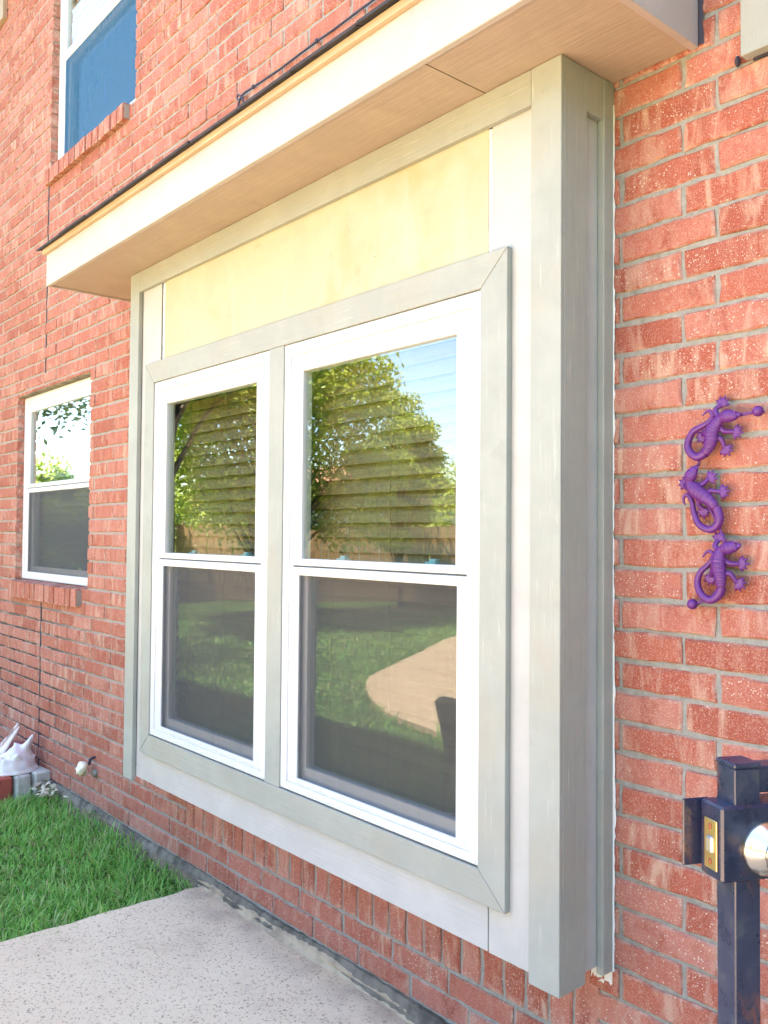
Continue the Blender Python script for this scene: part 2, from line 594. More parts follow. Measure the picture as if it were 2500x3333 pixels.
BRICK, MORTAR = mat_brick(), mat_mortar()
TRIMX = mat_paint('trim_paint_along', (0.287, 0.293, 0.262), 'x', 0.55, 0.6, tint=(0.315, 0.285, 0.225))
TRIMZ = mat_paint('trim_paint_upright', (0.285, 0.297, 0.272), 'z', 0.55, 0.8, tint=(0.33, 0.295, 0.245))
PANELZ = mat_paint('panel_paint_upright', (0.385, 0.38, 0.365), 'z', 0.3, 0.2)
PANELX = mat_paint('panel_paint_along', (0.385, 0.38, 0.37), 'x', 0.7, 0.2, nails=False)
YELLOW = mat_paint('bare_yellow_panel', (0.395, 0.355, 0.24), 'x', 0.2, 0.35, stain=(0.42, 0.395, 0.31), nails=True, tint=(0.385, 0.305, 0.13), grime=0.45)
EAVEX = mat_paint('eave_paint', (0.385, 0.34, 0.315), 'x', 0.55, 0.2)
SOFFIT = mat_paint('soffit_paint', (0.345, 0.265, 0.205), 'x', 0.6, 0.1, nails=False)
EAVEY = mat_paint('rake_paint', (0.37, 0.305, 0.285), 'y', 0.4, 0.2)
VINYL = mat_plain('white_vinyl', (0.58, 0.58, 0.59), 0.35, spec=0.5)
CAULK = mat_plain('white_caulk', (0.62, 0.62, 0.61), 0.5, bump=0.2)
GLASS = mat_glass('window_glass')
SCREEN = mat_screen()
SKY_TINT_SCREEN = mat_screen('sky_tint_screen', (0.035, 0.115, 0.21))  # blue of the reflected sky is put into this screen's colour
SLAT = mat_slat()
WHITE_SHADE = mat_plain('white_shade', (0.78, 0.82, 0.84), 0.7)
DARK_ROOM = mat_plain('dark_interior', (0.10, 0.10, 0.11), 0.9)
PATIO, LAWN, BLADE = mat_patio(), mat_lawn(), mat_blade()
STEEL = mat_black_steel()
SHINGLE = mat_plain('asphalt_shingle', (0.045, 0.04, 0.045), 0.95, bump=0.8, bscale=300, vary=0.4)
CABLE = mat_plain('dark_cable', (0.025, 0.025, 0.05), 0.5)
PURPLE = mat_plain('purple_paint', (0.112, 0.014, 0.165), 0.42, bump=0.12, bscale=260, vary=0.12)
CONC = mat_plain('foundation_concrete', (0.20, 0.165, 0.13), 0.95, bump=0.9, bscale=110, vary=0.65)
RUSTY = mat_plain('rusty_lintel', (0.25, 0.20, 0.14), 0.8, vary=0.5)
BRASS = mat_plain('aged_brass', (0.62, 0.47, 0.22), 0.32, 0.9, vary=0.25, bump=0.1)
NICKEL = mat_plain('satin_nickel', (0.68, 0.62, 0.54), 0.22, 1.0)
ZINC = mat_plain('zinc_bolt', (0.62, 0.60, 0.55), 0.35, 0.9, vary=0.3)
RUST = mat_plain('rust', (0.30, 0.09, 0.03), 0.8, vary=0.5)
SHELL = mat_shell('pale_shell', (0.74, 0.66, 0.66), (0.80, 0.78, 0.80))
SHELLP = mat_shell('pink_shell', (0.66, 0.52, 0.48), (0.72, 0.64, 0.60))
CREAM = mat_shell('cream_shell', (0.74, 0.66, 0.50), (0.82, 0.78, 0.66))
STAINED = mat_plain('stained_concrete', (0.50, 0.37, 0.255), 0.95, bump=0.6, bscale=150, vary=0.4)
SOIL = mat_plain('soil', (0.20, 0.145, 0.10), 0.95, bump=0.8, bscale=70, vary=0.4)
TEAL = mat_plain('pale_teal_plastic', (0.30, 0.62, 0.66), 0.4)
LATCH = mat_plain('sealant_dark', (0.035, 0.03, 0.045), 0.8, bump=0.4)
PAVER = [mat_plain('paver_red', (0.40, 0.085, 0.06), 0.9, bump=0.5, vary=0.3), mat_plain('paver_grey', (0.56, 0.53, 0.48), 0.9, bump=0.5, vary=0.3),
         mat_plain('paver_maroon', (0.24, 0.055, 0.06), 0.9, bump=0.5, vary=0.3)]

# ------------------------------------------------------------------ ground, patio, lawn
def Z(rel):
    return rel + H


xs = [-120, -40, -20, -12, -8, -5, -3, 0, 3, 8, 20, 60, 120]
ys = [-120, -60, -40, -25, -16, -11, -8, -5, -3, -1.5, 0.3, 30, 120]
gv = [(x, y, -0.045) for y in ys for x in xs]
gf = [(j * 13 + i, j * 13 + i + 1, (j + 1) * 13 + i + 1, (j + 1) * 13 + i) for j in range(12) for i in range(12)]
tag(mesh('lawn_ground', gv, gf, LAWN), 'green lawn stretching away from the brick house', 'lawn', kind='structure')

edge = spline([(-3.345, 0.0, 0), (-3.348, -0.5, 0), (-3.357, -1.2, 0), (-3.40, -2.0, 0), (-3.75, -2.72, 0), (-4.8, -3.12, 0), (-5.52, -3.28, 0), (-6.27, -3.67, 0), (-7.08, -4.31, 0),
               (-7.65, -5.16, 0), (-8.33, -6.24, 0), (-9.25, -7.76, 0), (-9.2, -9.0, 0), (-7.0, -9.8, 0)], 8)
pts = []
for i, p in enumerate(edge):
    pts.append((p.x + 0.006 * math.sin(i * 2.3) + 0.004 * math.sin(i * 5.1), p.y))
outline = pts + [(-4.0, -9.6), (-1.5, -8.2), (1.4, -6.0), (2.2, -3.0), (2.3, -0.022), (-3.33, -0.022)]
bm = bmesh.new()
top = [bm.verts.new((x, y, 0.0)) for x, y in outline[1:]]
bot = [bm.verts.new((x, y, -0.10)) for x, y in outline[1:]]
bm.faces.new(top)
for i in range(len(top)):
    j = (i + 1) % len(top)
    bm.faces.new((top[i], bot[i], bot[j], top[j]))
bmesh.ops.recalc_face_normals(bm, faces=bm.faces)
tag(from_bm('patio', bm, PATIO), 'pinkish textured concrete patio along the house wall', 'patio', kind='structure')

# rough grey footing under the bricks
fv, ff = [], []
N = 520
for i in range(N + 1):
    x = -8.6 + 10.4 * i / N
    a = -0.010 + 0.004 * math.sin(x * 7) + 0.002 * math.sin(x * 23) + rng.normal(0, 0.0012)
    b = 0.045 + 0.003 * math.sin(x * 5.1) + rng.normal(0, 0.0015)
    fv += [(x, a - 0.018, -0.08), (x, a - 0.010, 0.012 + rng.normal(0, .003)), (x, a + 0.006, b), (x, 0.03, b + 0.002), (x, 0.1, 0.045)]
for i in range(N):
    for k in range(4):
        q = i * 5 + k
        ff.append((q, q + 5, q + 6, q + 1))
tag(mesh('footing', fv, ff, CONC), 'rough grey concrete footing showing below the bricks', 'footing', kind='structure')

lv, lf = [], []
N = 640
for i in range(N + 1):
    x = -8.0 + 9.4 * i / N
    lo = 0.012 if x > -3.36 else 0.008
    hgt = 0.018 + lo + 0.003 * math.sin(x * 4.1) + 0.002 * math.sin(x * 17) + rng.normal(0, 0.0008)
    out = -0.034 - 0.007 * math.sin(x * 6.3) - 0.003 * math.sin(x * 27) + rng.normal(0, 0.0006)
    lv += [(x, out, -0.002 if x > -3.36 else -0.05), (x, out * 0.6, 0.004 + hgt * 0.2), (x, -0.020, hgt * 0.75), (x, -0.004, hgt)]
nL = int((-3.36 + 8.0) / 9.4 * N)
for part, rg, mt in (('soil_bank', range(0, nL), SOIL), ('patio_edge', range(nL, N), STAINED)):
    fs_ = [(i * 4 + k, i * 4 + 4 + k, i * 4 + 5 + k, i * 4 + 1 + k) for i in rg for k in range(3)]
    tag(mesh(part, lv, fs_, mt), {'soil_bank': 'narrow bank of soil between lawn and brick wall', 'patio_edge': 'rough concrete lip where the patio meets the footing'}[part], 'edge', kind='structure')

# ------------------------------------------------------------------ the brick wall
PITCH_Z, PITCH_X, JT = 0.0762, 0.2575, 0.0105
BL, BH, BD = PITCH_X - JT, PITCH_Z - JT, 0.075
Z0 = 0.049
WX0, WX1, WZ1 = -8.6, 1.5, 5.62


def sub_rects(rects, cut):
    out = []
    cx0, cx1, cz0, cz1 = cut
    for (x0, x1, z0, z1) in rects:
        ax0, ax1, az0, az1 = max(x0, cx0), min(x1, cx1), max(z0, cz0), min(z1, cz1)
        if ax0 >= ax1 or az0 >= az1:
            out.append((x0, x1, z0, z1))
            continue
        if x0 < ax0:
            out.append((x0, ax0, z0, z1))
        if ax1 < x1:
            out.append((ax1, x1, z0, z1))
        if z0 < az0:
            out.append((ax0, ax1, z0, az0))
        if az1 < z1:
            out.append((ax0, ax1, az1, z1))
    return out


LW = (-5.905, -4.685, Z(-0.303), Z(0.893))          # window beside the bay
UW = (-5.385, -4.168, Z(2.225), Z(3.66))            # window above
BAYCUT = (-3.665, -1.335, Z(-1.045), Z(1.12))
openings = [LW, UW, BAYCUT]
sills = [(-5.93, -4.765, Z(-0.405), Z(-0.303)), (-5.395, -4.235, Z(2.138), Z(2.225))]
SOLD = (-3.526, -1.362, Z(-1.2936), Z(-1.03))
JOINT = (-5.412, -5.398, Z0, Z(2.14))

cuts = openings + sills + [SOLD, JOINT]
rects = []
row = 0
while Z0 + row * PITCH_Z < WZ1:
    zb = Z0 + row * PITCH_Z
    offx = -1.272 if row % 2 == 0 else -1.100
    k0 = math.floor((WX0 - offx) / PITCH_X)
    x = offx + k0 * PITCH_X
    while x < WX1:
        rr = [(x + JT / 2, x + PITCH_X - JT / 2, zb + JT / 2, zb + PITCH_Z - JT / 2)]
        for c in cuts:
            rr = sub_rects(rr, c)
        for q in rr:
            for (ox0, ox1, oz0, oz1) in openings[:2]:
                if q[2] < oz1 - 0.01 and q[3] > oz0 + 0.01:
                    if -0.03 < ox0 - q[1] < 0.03:
                        q = (q[0], ox0, q[2], q[3])
                    if -0.03 < q[0] - ox1 < 0.03:
                        q = (ox1, q[1], q[2], q[3])
            if q[1] - q[0] > 0.014 and q[3] - q[2] > 0.012:
                rects.append(q + (0,))
        x += PITCH_X
    row += 1
xk = -3.526
while xk < -1.37:
    rects.append((xk + 0.005, xk + 0.0763, SOLD[2] + 0.006, SOLD[3], 1))
    xk += 0.0813


def brick_mesh(seed, L, Hh):
    """a hand-made looking brick: wobbly arrises, chamfered face, UV over its face"""
    g = random.Random(seed)
    per = []
    nx = 5 if L > Hh else 2
    nz = 2 if L > Hh else 5
    hx, hz = L / 2, Hh / 2
    for i in range(nx):
        per.append((-hx + L * i / nx, -hz))
    for i in range(nz):
        per.append((hx, -hz + Hh * i / nz))
    for i in range(nx):
        per.append((hx - L * i / nx, hz))
    for i in range(nz):
        per.append((-hx, hz - Hh * i / nz))
    n = len(per)
    front, mid, back = [], [], []
    for a, b in per:
        da, db = g.gauss(0, 0.0021), g.gauss(0, 0.0018)
        chip = 0.0035 + abs(g.gauss(0, 0.0012)) + (0.006 if g.random() < 0.10 else 0)
        ka, kb = (a + da) * (1 - chip / hx), (b + db) * (1 - chip / hz)
        front.append((ka, g.gauss(0, 0.0006), kb))
        mid.append((a + da, 0.0035 + abs(g.gauss(0, 0.0008)), b + db))
        back.append((a, BD, b))
    v = front + mid + back + [(0.0, -0.0005, 0.0)]
    f = [(i, (i + 1) % n, 3 * n) for i in range(n)]
    for o in (0, n):
        for i in range(n):
            j = (i + 1) % n
            f.append((o + j, o + i, o + n + i, o + n + j))
    v = np.array(v)
    uv = np.stack([np.clip(v[:, 0] / L + 0.5, 0, 1), np.clip(v[:, 2] / Hh + 0.5, 0, 1)], 1)
    return v, f, uv


def mesh_uv(name, v, f, uv, mat):
    me = bpy.data.meshes.new(name)
    me.from_pydata([tuple(map(float, q)) for q in v], [], f)
    me.uv_layers.new(name='UVMap')
    idx = np.empty(len(me.loops), dtype=np.int32)
    me.loops.foreach_get('vertex_index', idx)
    me.uv_layers[0].data.foreach_set('uv', np.asarray(uv, np.float32)[idx].ravel())
    me.materials.append(mat)
    me.update()
    return me


variants = [[brick_mesh(100 + k, BL, BH) for k in range(10)], [brick_mesh(300 + k, 0.0713, SOLD[3] - SOLD[2] - 0.006) for k in range(6)]]
vmesh = [[mesh_uv('brick', *v, BRICK) for v in L] for L in variants]
DIM = [(BL, BH), (0.0713, SOLD[3] - SOLD[2] - 0.006)]

BAYBOX = ((-3.70, -0.214, Z(-1.06)), (-1.291, 0.0, Z(1.159)))
EAVEBOX = ((-4.10, -0.455, Z(1.16)), (-1.05, 0.0, Z(1.33)))


def blocked(p):
    d = Vector(p) - CAM
    for lo, hi in (BAYBOX, EAVEBOX):
        t0, t1 = 0.0, 0.995
        ok = True
        for a in range(3):
            if abs(d[a]) < 1e-9:
                if not lo[a] <= CAM[a] <= hi[a]:
                    ok = False
                continue
            q0, q1 = (lo[a] - CAM[a]) / d[a], (hi[a] - CAM[a]) / d[a]
            if q0 > q1:
                q0, q1 = q1, q0
            t0, t1 = max(t0, q0), min(t1, q1)
        if ok and t0 < t1:
            return True
    return False


def seen_area(x0, x1, z0, z1):
    quad, hit = [], 0
    for a, b in ((x0, z0), (x1, z0), (x1, z1), (x0, z1)):
        p = to_px((a, -0.001, b))
        if p is None:
            return 0.0
        quad.append(p)
    area = 0.5 * abs(sum(quad[i][0] * quad[(i + 1) % 4][1] - quad[(i + 1) % 4][0] * quad[i][1] for i in range(4)))
    for fx in (0.08, 0.36, 0.64, 0.92):
        for fz in (0.2, 0.8):
            P = (x0 + (x1 - x0) * fx, -0.001, z0 + (z1 - z0) * fz)
            p = to_px(P)
            if 0 <= p[0] <= 2500 and 0 <= p[1] <= 3333 and not blocked(P):
                hit += 1
    return area * hit / 8


order = sorted(range(len(rects)), key=lambda i: -seen_area(*rects[i][:4]))
single = set(i for i in order[:300] if seen_area(*rects[i][:4]) > 0)

wall = empty('brick_wall', (-2.5, 0, 0))
tag(wall, 'weathered red brick house wall running behind and beside the bay window', 'brick wall', kind='thing')

allv, allf, alluv, base = [], [], [], 0
for i, (x0, x1, z0, z1, kind) in enumerate(rects):
    k = rng.integers(len(variants[kind]))
    L, Hh = DIM[kind]
    sx, sz = (x1 - x0) / L, (z1 - z0) / Hh
    c = Vector(((x0 + x1) / 2, rng.normal(0, 0.0013), (z0 + z1) / 2))
    tilt = rng.normal(0, 0.004) if sx > 0.8 else 0.0
    flip = 1 if rng.random() < 0.5 else -1
    if i in single:
        o = bpy.data.objects.new('brick', vmesh[kind][k])
        o.location = c
        o.rotation_euler = (0, tilt, 0)
        o.scale = (sx, 1, sz)
        col.objects.link(o)
        o.parent = wall
        o.matrix_parent_inverse = Matrix.Translation(-wall.location)
    else:
        v, f, uv = variants[kind][k]
        q = v * np.array([sx, 1, sz])
        ca, sa = math.cos(tilt), math.sin(tilt)
        q = np.stack([q[:, 0] * ca + q[:, 2] * sa, q[:, 1], -q[:, 0] * sa + q[:, 2] * ca], 1) + np.array(c)
        allv.append(q)
        alluv.append(uv)
        allf += [tuple(a + base for a in t) for t in f]
        base += len(q)
me = mesh_uv('brickwork', np.concatenate(allv), allf, np.concatenate(alluv), BRICK)
bo = bpy.data.objects.new('brickwork', me)
link(bo, wall)
bo['kind'] = 'stuff'

# mortar bed behind the brick faces
bed = [(WX0 - 3.0, WX1 + 4.0, 0.02, WZ1)]
for (x0, x1, z0, z1) in openings:
    g = 0.006
    bed = sub_rects(bed, (x0 - g, x1 + g, z0 - g, z1 + g))
bm = bmesh.new()
for (x0, x1, z0, z1) in bed:
    bm_box(bm, x0, x1, 0.0062, 0.085, z0, z1)
from_bm('mortar_bed', bm, MORTAR, wall)
box('sealant_joint', -5.4105, -5.3995, 0.002, 0.03, Z0, Z(-0.405), LATCH, wall, 0)
box('sealant_joint', -5.4105, -5.3995, 0.002, 0.03, Z(0.93), Z(2.14), LATCH, wall, 0)

# the house behind: its mass and its main roof give the shade the photo shows
bm = bmesh.new()
for (x0, x1, z0, z1) in bed:
    bm_box(bm, x0, x1, 0.09, 0.14, z0, z1)
tag(from_bm('house_sheathing', bm, DARK_ROOM), 'inner sheathing of the brick house wall', 'wall', kind='structure')
roof = empty('house_roof', (-3.5, 0, 5.6))
tag(roof, 'main shingled roof of the brick house high above the bay', 'roof', kind='thing')
mesh('roof_slope', [(-11.6, -0.46, 5.66), (5.5, -0.46, 5.66), (5.5, 5.0, 8.2), (-11.6, 5.0, 8.2), (-11.6, -0.46, 5.6), (5.5, -0.46, 5.6), (5.5, 5.0, 8.14), (-11.6, 5.0, 8.14)],
     [(0, 1, 2, 3), (7, 6, 5, 4), (0, 4, 5, 1), (1, 5, 6, 2), (3, 2, 6, 7), (0, 3, 7, 4)], SHINGLE, roof)
box('soffit', -11.6, 5.5, -0.44, 0.1, 5.575, 5.595, SOFFIT, roof, 0)
box('fascia', -11.6, 5.5, -0.465, -0.442, 5.56, 5.72, EAVEX, roof)

fr = tag(board('frieze_board', [(-6.292, Z(3.60)), (-6.292, 5.56), (-8.6, 5.56), (-8.6, Z(3.60))], -0.03, -0.002, SOFFIT),
         'tan frieze board high up where the brick wall meets the main eave', 'board', kind='thing')


# ------------------------------------------------------------------ windows
def window_unit(P, x0, x1, z0, z1, yf, zm, frame_name='frame', side=0.098, locks=True, glass=GLASS):
    """double-hung vinyl window; P parents everything. zm = (meeting rail top, bottom)"""
    t, b_ = zm
    root = P
    if frame_name:
        ring(frame_name, x0, x1, z0, z1, 0.034, 0.034, 0.026, 0.040, yf, yf + 0.07, VINYL, P)
    ring('stop', x0 + 0.0335, x1 - 0.0335, z0 + 0.0255, z1 - 0.0395, 0.020, 0.020, 0.008, 0.020, yf + 0.005, yf + 0.07, VINYL, root)
    us = ring('upper_sash', x0 + 0.053, x1 - 0.053, b_ + 0.003, z1 - 0.059, side - 0.053, side - 0.053, t - b_ - 0.003, side - 0.059, yf + 0.007, yf + 0.045, VINYL, root)
    sfr = ring('screen_frame', x0 + 0.053, x1 - 0.053, z0 + 0.033, b_ - 0.002, 0.036, 0.036, 0.014, 0.027, yf + 0.004, yf + 0.014, VINYL, root)
    ls = ring('lower_sash', x0 + 0.053, x1 - 0.053, z0 + 0.033, b_ + 0.001, 0.052, 0.052, 0.048, 0.03, yf + 0.030, yf + 0.062, VINYL, root)
    return us, sfr, ls


def window_infill(root, us, sfr, ls, x0, x1, z0, z1, yf, zm, side=0.098, deep=False, locks=True, scr=None):
    t, b_ = zm
    pu = us if deep else root
    pl = ls if deep else root
    ps = sfr if deep else root
    box('pane', x0 + side - 0.006, x1 - side + 0.006, yf + 0.018, yf + 0.022, t - 0.006, z1 - side + 0.006, GLASS, pu, 0)
    box('pane', x0 + 0.100, x1 - 0.100, yf + 0.042, yf + 0.046, z0 + 0.076, b_ - 0.02, GLASS, pl, 0)
    mesh('screen', [(x0 + 0.086, yf + 0.009, z0 + 0.044), (x1 - 0.086, yf + 0.009, z0 + 0.044), (x1 - 0.086, yf + 0.009, b_ - 0.026), (x0 + 0.086, yf + 0.009, b_ - 0.026)], [(0, 1, 2, 3)], scr or SCREEN, ps)
    if locks:
        for fx in (0.22, 0.80):
            xx = x0 + side + (x1 - x0 - 2 * side) * fx
            bm = bmesh.new()
            bm_box(bm, xx - 0.022, xx + 0.022, yf + 0.05, yf + 0.075, t - 0.002, t + 0.005, 0.001)
            bm_box(bm, xx - 0.006, xx + 0.020, yf + 0.052, yf + 0.07, t + 0.005, t + 0.013, 0.002)
            from_bm('sash_lock', bm, TEAL, pu)


def blind(name_label, x0, x1, z0, z1, y, mat, tilt=68, pitch=0.0475, group='blinds behind the windows', cords=True):
    bl = empty('window_blind', ((x0 + x1) / 2, y, z0))
    tag(bl, name_label, 'blind', group)
    box('head_rail', x0, x1, y - 0.02, y + 0.03, z1 - 0.045, z1, mat, bl)
    box('bottom_rail', x0, x1, y - 0.022, y + 0.022, z0, z0 + 0.016, mat, bl)
    sm = bpy.data.meshes.new('slat')
    L = x1 - x0
    sv, sf = [], []
    for i in range(5):
        a = -0.026 + 0.052 * i / 4
        cz = 0.0022 * (1 - (a / 0.026) ** 2)
        for xx in (-L / 2, L / 2):
            for h in (0.0014, -0.0014):
                sv.append((xx, a, cz + h))
    for i in range(4):
        o = i * 4
        sf += [(o, o + 2, o + 6, o + 4), (o + 1, o + 5, o + 7, o + 3), (o, o + 4, o + 5, o + 1), (o + 2, o + 3, o + 7, o + 6)]
    sf += [(0, 1, 3, 2), (16, 18, 19, 17)]
    sm.from_pydata(sv, [], sf)
    sm.materials.append(mat)
    zz = z0 + 0.04
    while zz < z1 - 0.05:
        o = bpy.data.objects.new('slat', sm)
        o.location = ((x0 + x1) / 2 + random.gauss(0, 0.0006), y + random.gauss(0, 0.0008), zz)
        o.rotation_euler = (R(tilt + random.gauss(0, 1.2)), R(random.gauss(0, 0.08)), 0)
        col.objects.link(o)
        o.parent = bl
        o.matrix_parent_inverse = Matrix.Translation(-bl.location)
        zz += pitch
    if cords:
        for fx in (0.16, 0.5, 0.84):
            v, f = tube_data([(x0 + L * fx, y - 0.024, z0 + 0.01), (x0 + L * fx, y - 0.024, z1 - 0.03)], 0.0012, 6)
            mesh('cord', v, f, mat, bl)
    return bl


# ---- the bay
b = -0.214
PB = -0.194
bay = empty('bay_window', (-2.5, -0.2, Z(-1.06)))
tag(bay, 'boxed out bay with grey-green trim, yellow panel and two white sash windows', 'bay window', kind='thing')
TOPZ = Z(1.157)
# siding boards
box('side_panel', -3.612, -3.432, PB, PB + 0.018, Z(-1.058), TOPZ, PANELZ, bay)
box('side_panel', -1.531, -1.384, PB, PB + 0.018, Z(-1.060), TOPZ, PANELZ, bay)
box('apron_board', -3.430, -1.5335, PB - 0.001, PB + 0.017, Z(-1.058), Z(-0.90), PANELX, bay)
tag(box('upper_panel', -3.398, -1.5425, PB - 0.0005, PB + 0.016, Z(0.70), TOPZ, YELLOW, bay, 0.0005), 'weathered pale yellow panel above the two windows')
for x0, x1, za, zb in ((-3.4135, -3.398, Z(0.742), Z(1.066)), (-1.5425, -1.5315, Z(0.736), Z(1.066))):
    cv, cf = [], []
    n = 40
    for i in range(n + 1):
        zz = za + (zb - za) * i / n
        wob = random.gauss(0, 0.0008)
        xm = (x0 + x1) / 2
        cv += [(x0 + wob, PB + 0.002, zz), (xm, PB - 0.004 + random.gauss(0, .0005), zz), (x1 + wob * .5, PB + 0.002, zz)]
    for i in range(n):
        for k in range(2):
            q = i * 3 + k
            cf.append((q, q + 1, q + 4, q + 3))
    mesh('caulk_bead', cv, cf, CAULK, bay, True)
# corner boards
box('corner_board', -3.700, -3.612, b, b + 0.019, Z(-1.073), TOPZ, TRIMZ, bay)
box('corner_board', -1.384, -1.291, b, b + 0.014, Z(-1.073), TOPZ, TRIMZ, bay)
box('corner_board', -1.310, -1.2915, b + 0.0145, -0.112, Z(-1.073), TOPZ, TRIMZ, bay)
box('corner_board', -3.6995, -3.681, b + 0.0195, -0.112, Z(-1.073), TOPZ, TRIMZ, bay)
box('return_panel', -1.330, -1.311, -0.1115, 0.0, Z(-1.06), TOPZ, PANELZ, bay)
box('return_panel', -3.680, -3.661, -0.1115, 0.0, Z(-1.06), TOPZ, PANELZ, bay)
box('wall_trim', -1.3105, -1.290, -0.044, -0.001, Z(-1.075), TOPZ, TRIMZ, bay)
box('wall_trim', -3.701, -3.6805, -0.044, -0.001, Z(-1.075), TOPZ, TRIMZ, bay)
box('return_rail', -1.3105, -1.292, -0.1115, -0.0445, Z(1.052), TOPZ, TRIMZ, bay)
box('bottom_board', -3.66, -1.331, PB + 0.02, 0.0, Z(-1.045), Z(-1.03), PANELX, bay, 0)
box('header_board', -3.611, -1.3845, b + 0.0005, b + 0.0195, Z(1.069), TOPZ, TRIMX, bay)
# mitred casing
o_ = (-3.540, -1.460, Z(-0.935), Z(0.735))
i_ = (-3.4545, -1.5525, Z(-0.849), Z(0.645))
gp = 0.0007
board('casing_board', [(o_[0], o_[3]), (o_[1], o_[3]), (i_[1], i_[3] + gp), (i_[0], i_[3] + gp)], b, PB - 0.001, TRIMX, bay)
board('casing_board', [(o_[0], o_[2]), (i_[0], i_[2] - gp), (i_[1], i_[2] - gp), (o_[1], o_[2])], b, PB - 0.001, TRIMX, bay)
board('casing_board', [(o_[0], o_[2] + gp * 2), (o_[0], o_[3] - gp * 2), (i_[0], i_[3] - gp), (i_[0], i_[2] + gp)], b, PB - 0.001, TRIMZ, bay)
board('casing_board', [(o_[1], o_[2] + gp * 2), (i_[1], i_[2] + gp), (i_[1], i_[3] - gp), (o_[1], o_[3] - gp * 2)], b, PB - 0.001, TRIMZ, bay)
board('mullion_board', [(-2.5555, i_[2]), (-2.466, i_[2]), (-2.466, i_[3]), (-2.5555, i_[3])], b + 0.001, PB, TRIMZ, bay)
MEET = (Z(-0.078), Z(-0.104))
for (x0, x1) in ((-3.4535, -2.556), (-2.4655, -1.5535)):
    z0, z1, yf = Z(-0.846), Z(0.644), -0.2085
    wd = ring('window', x0, x1, z0, z1, 0.034, 0.034, 0.026, 0.040, yf, yf + 0.07, VINYL, bay)
    us, sfr, ls = window_unit(wd, x0, x1, z0, z1, yf, MEET, frame_name=None)
    window_infill(wd, us, sfr, ls, x0, x1, z0, z1, yf, MEET)
    box('sill_lip', x0 + 0.02, x1 - 0.01, yf - 0.003, yf + 0.02, z0 + 0.003, z0 + 0.010, VINYL, wd, 0.001)
blind('tan wooden slat blind behind the left bay window next to the caulked side panel', -3.425, -2.585, Z(-0.83), Z(0.63), -0.098, SLAT)
blind('tan wooden slat blind behind the right bay window nearest the corner board', -2.437, -1.583, Z(-0.83), Z(0.63), -0.098, SLAT)
# room behind the bay
bm = bmesh.new()
bm_box(bm, -3.66, -1.34, 0.35, 0.37, Z(-1.05), Z(1.15))
bm_box(bm, -3.66, -3.64, -0.13, 0.35, Z(-1.03), Z(1.13))
bm_box(bm, -1.36, -1.34, -0.13, 0.35, Z(-1.03), Z(1.13))
bm_box(bm, -3.66, -1.34, -0.13, 0.35, Z(1.13), Z(1.15))
bm_box(bm, -3.66, -1.34, -0.13, 0.35, Z(-1.03), Z(-1.01))
bm_box(bm, -2.54, -2.48, -0.14, -0.05, Z(-0.9), Z(0.7))
tag(from_bm('interior_room', bm, DARK_ROOM), 'dim room interior behind the bay window blinds', 'interior', kind='structure')

# white paint smear down the joint between bay and bricks
cv, cf = [], []
n = 150
for i in range(n + 1):
    zz = Z(-1.075) + (Z(1.10) - Z(-1.075)) * i / n
    low = 0.7 if zz < Z(-0.25) else 0.0
    wv = (0.0025 if low else 0.0015 + random.gauss(0, 0.0012)) + low * max(0, 0.004 * (math.sin(zz * 9.3) + math.sin(zz * 23.1 + 1) + math.sin(zz * 41)) * 0.6 + random.gauss(0.0, 0.0022))
    if zz < Z(-1.08):
        wv = -0.0022
    cv += [(-1.292, -0.0040, zz), (-1.289 + wv * 0.5, -0.0052, zz), (-1.289 + wv, -0.0026, zz)]
for i in range(n):
    for k in range(2):
        q = i * 3 + k
        cf.append((q, q + 1, q + 4, q + 3))
mesh('paint_smear', cv, cf, CAULK, bay, True)
pv = [(-1.355, -0.003, Z(-1.06)), (-1.292, -0.003, Z(-1.06))]
bl_ = [(-1.292 - 0.063 * i / 12, -0.003, Z(-1.095) - 0.012 * abs(math.sin(i * 1.7)) - random.random() * 0.012) for i in range(13)]
mesh('paint_smear', pv + bl_, [tuple(range(15))], CAULK, bay)

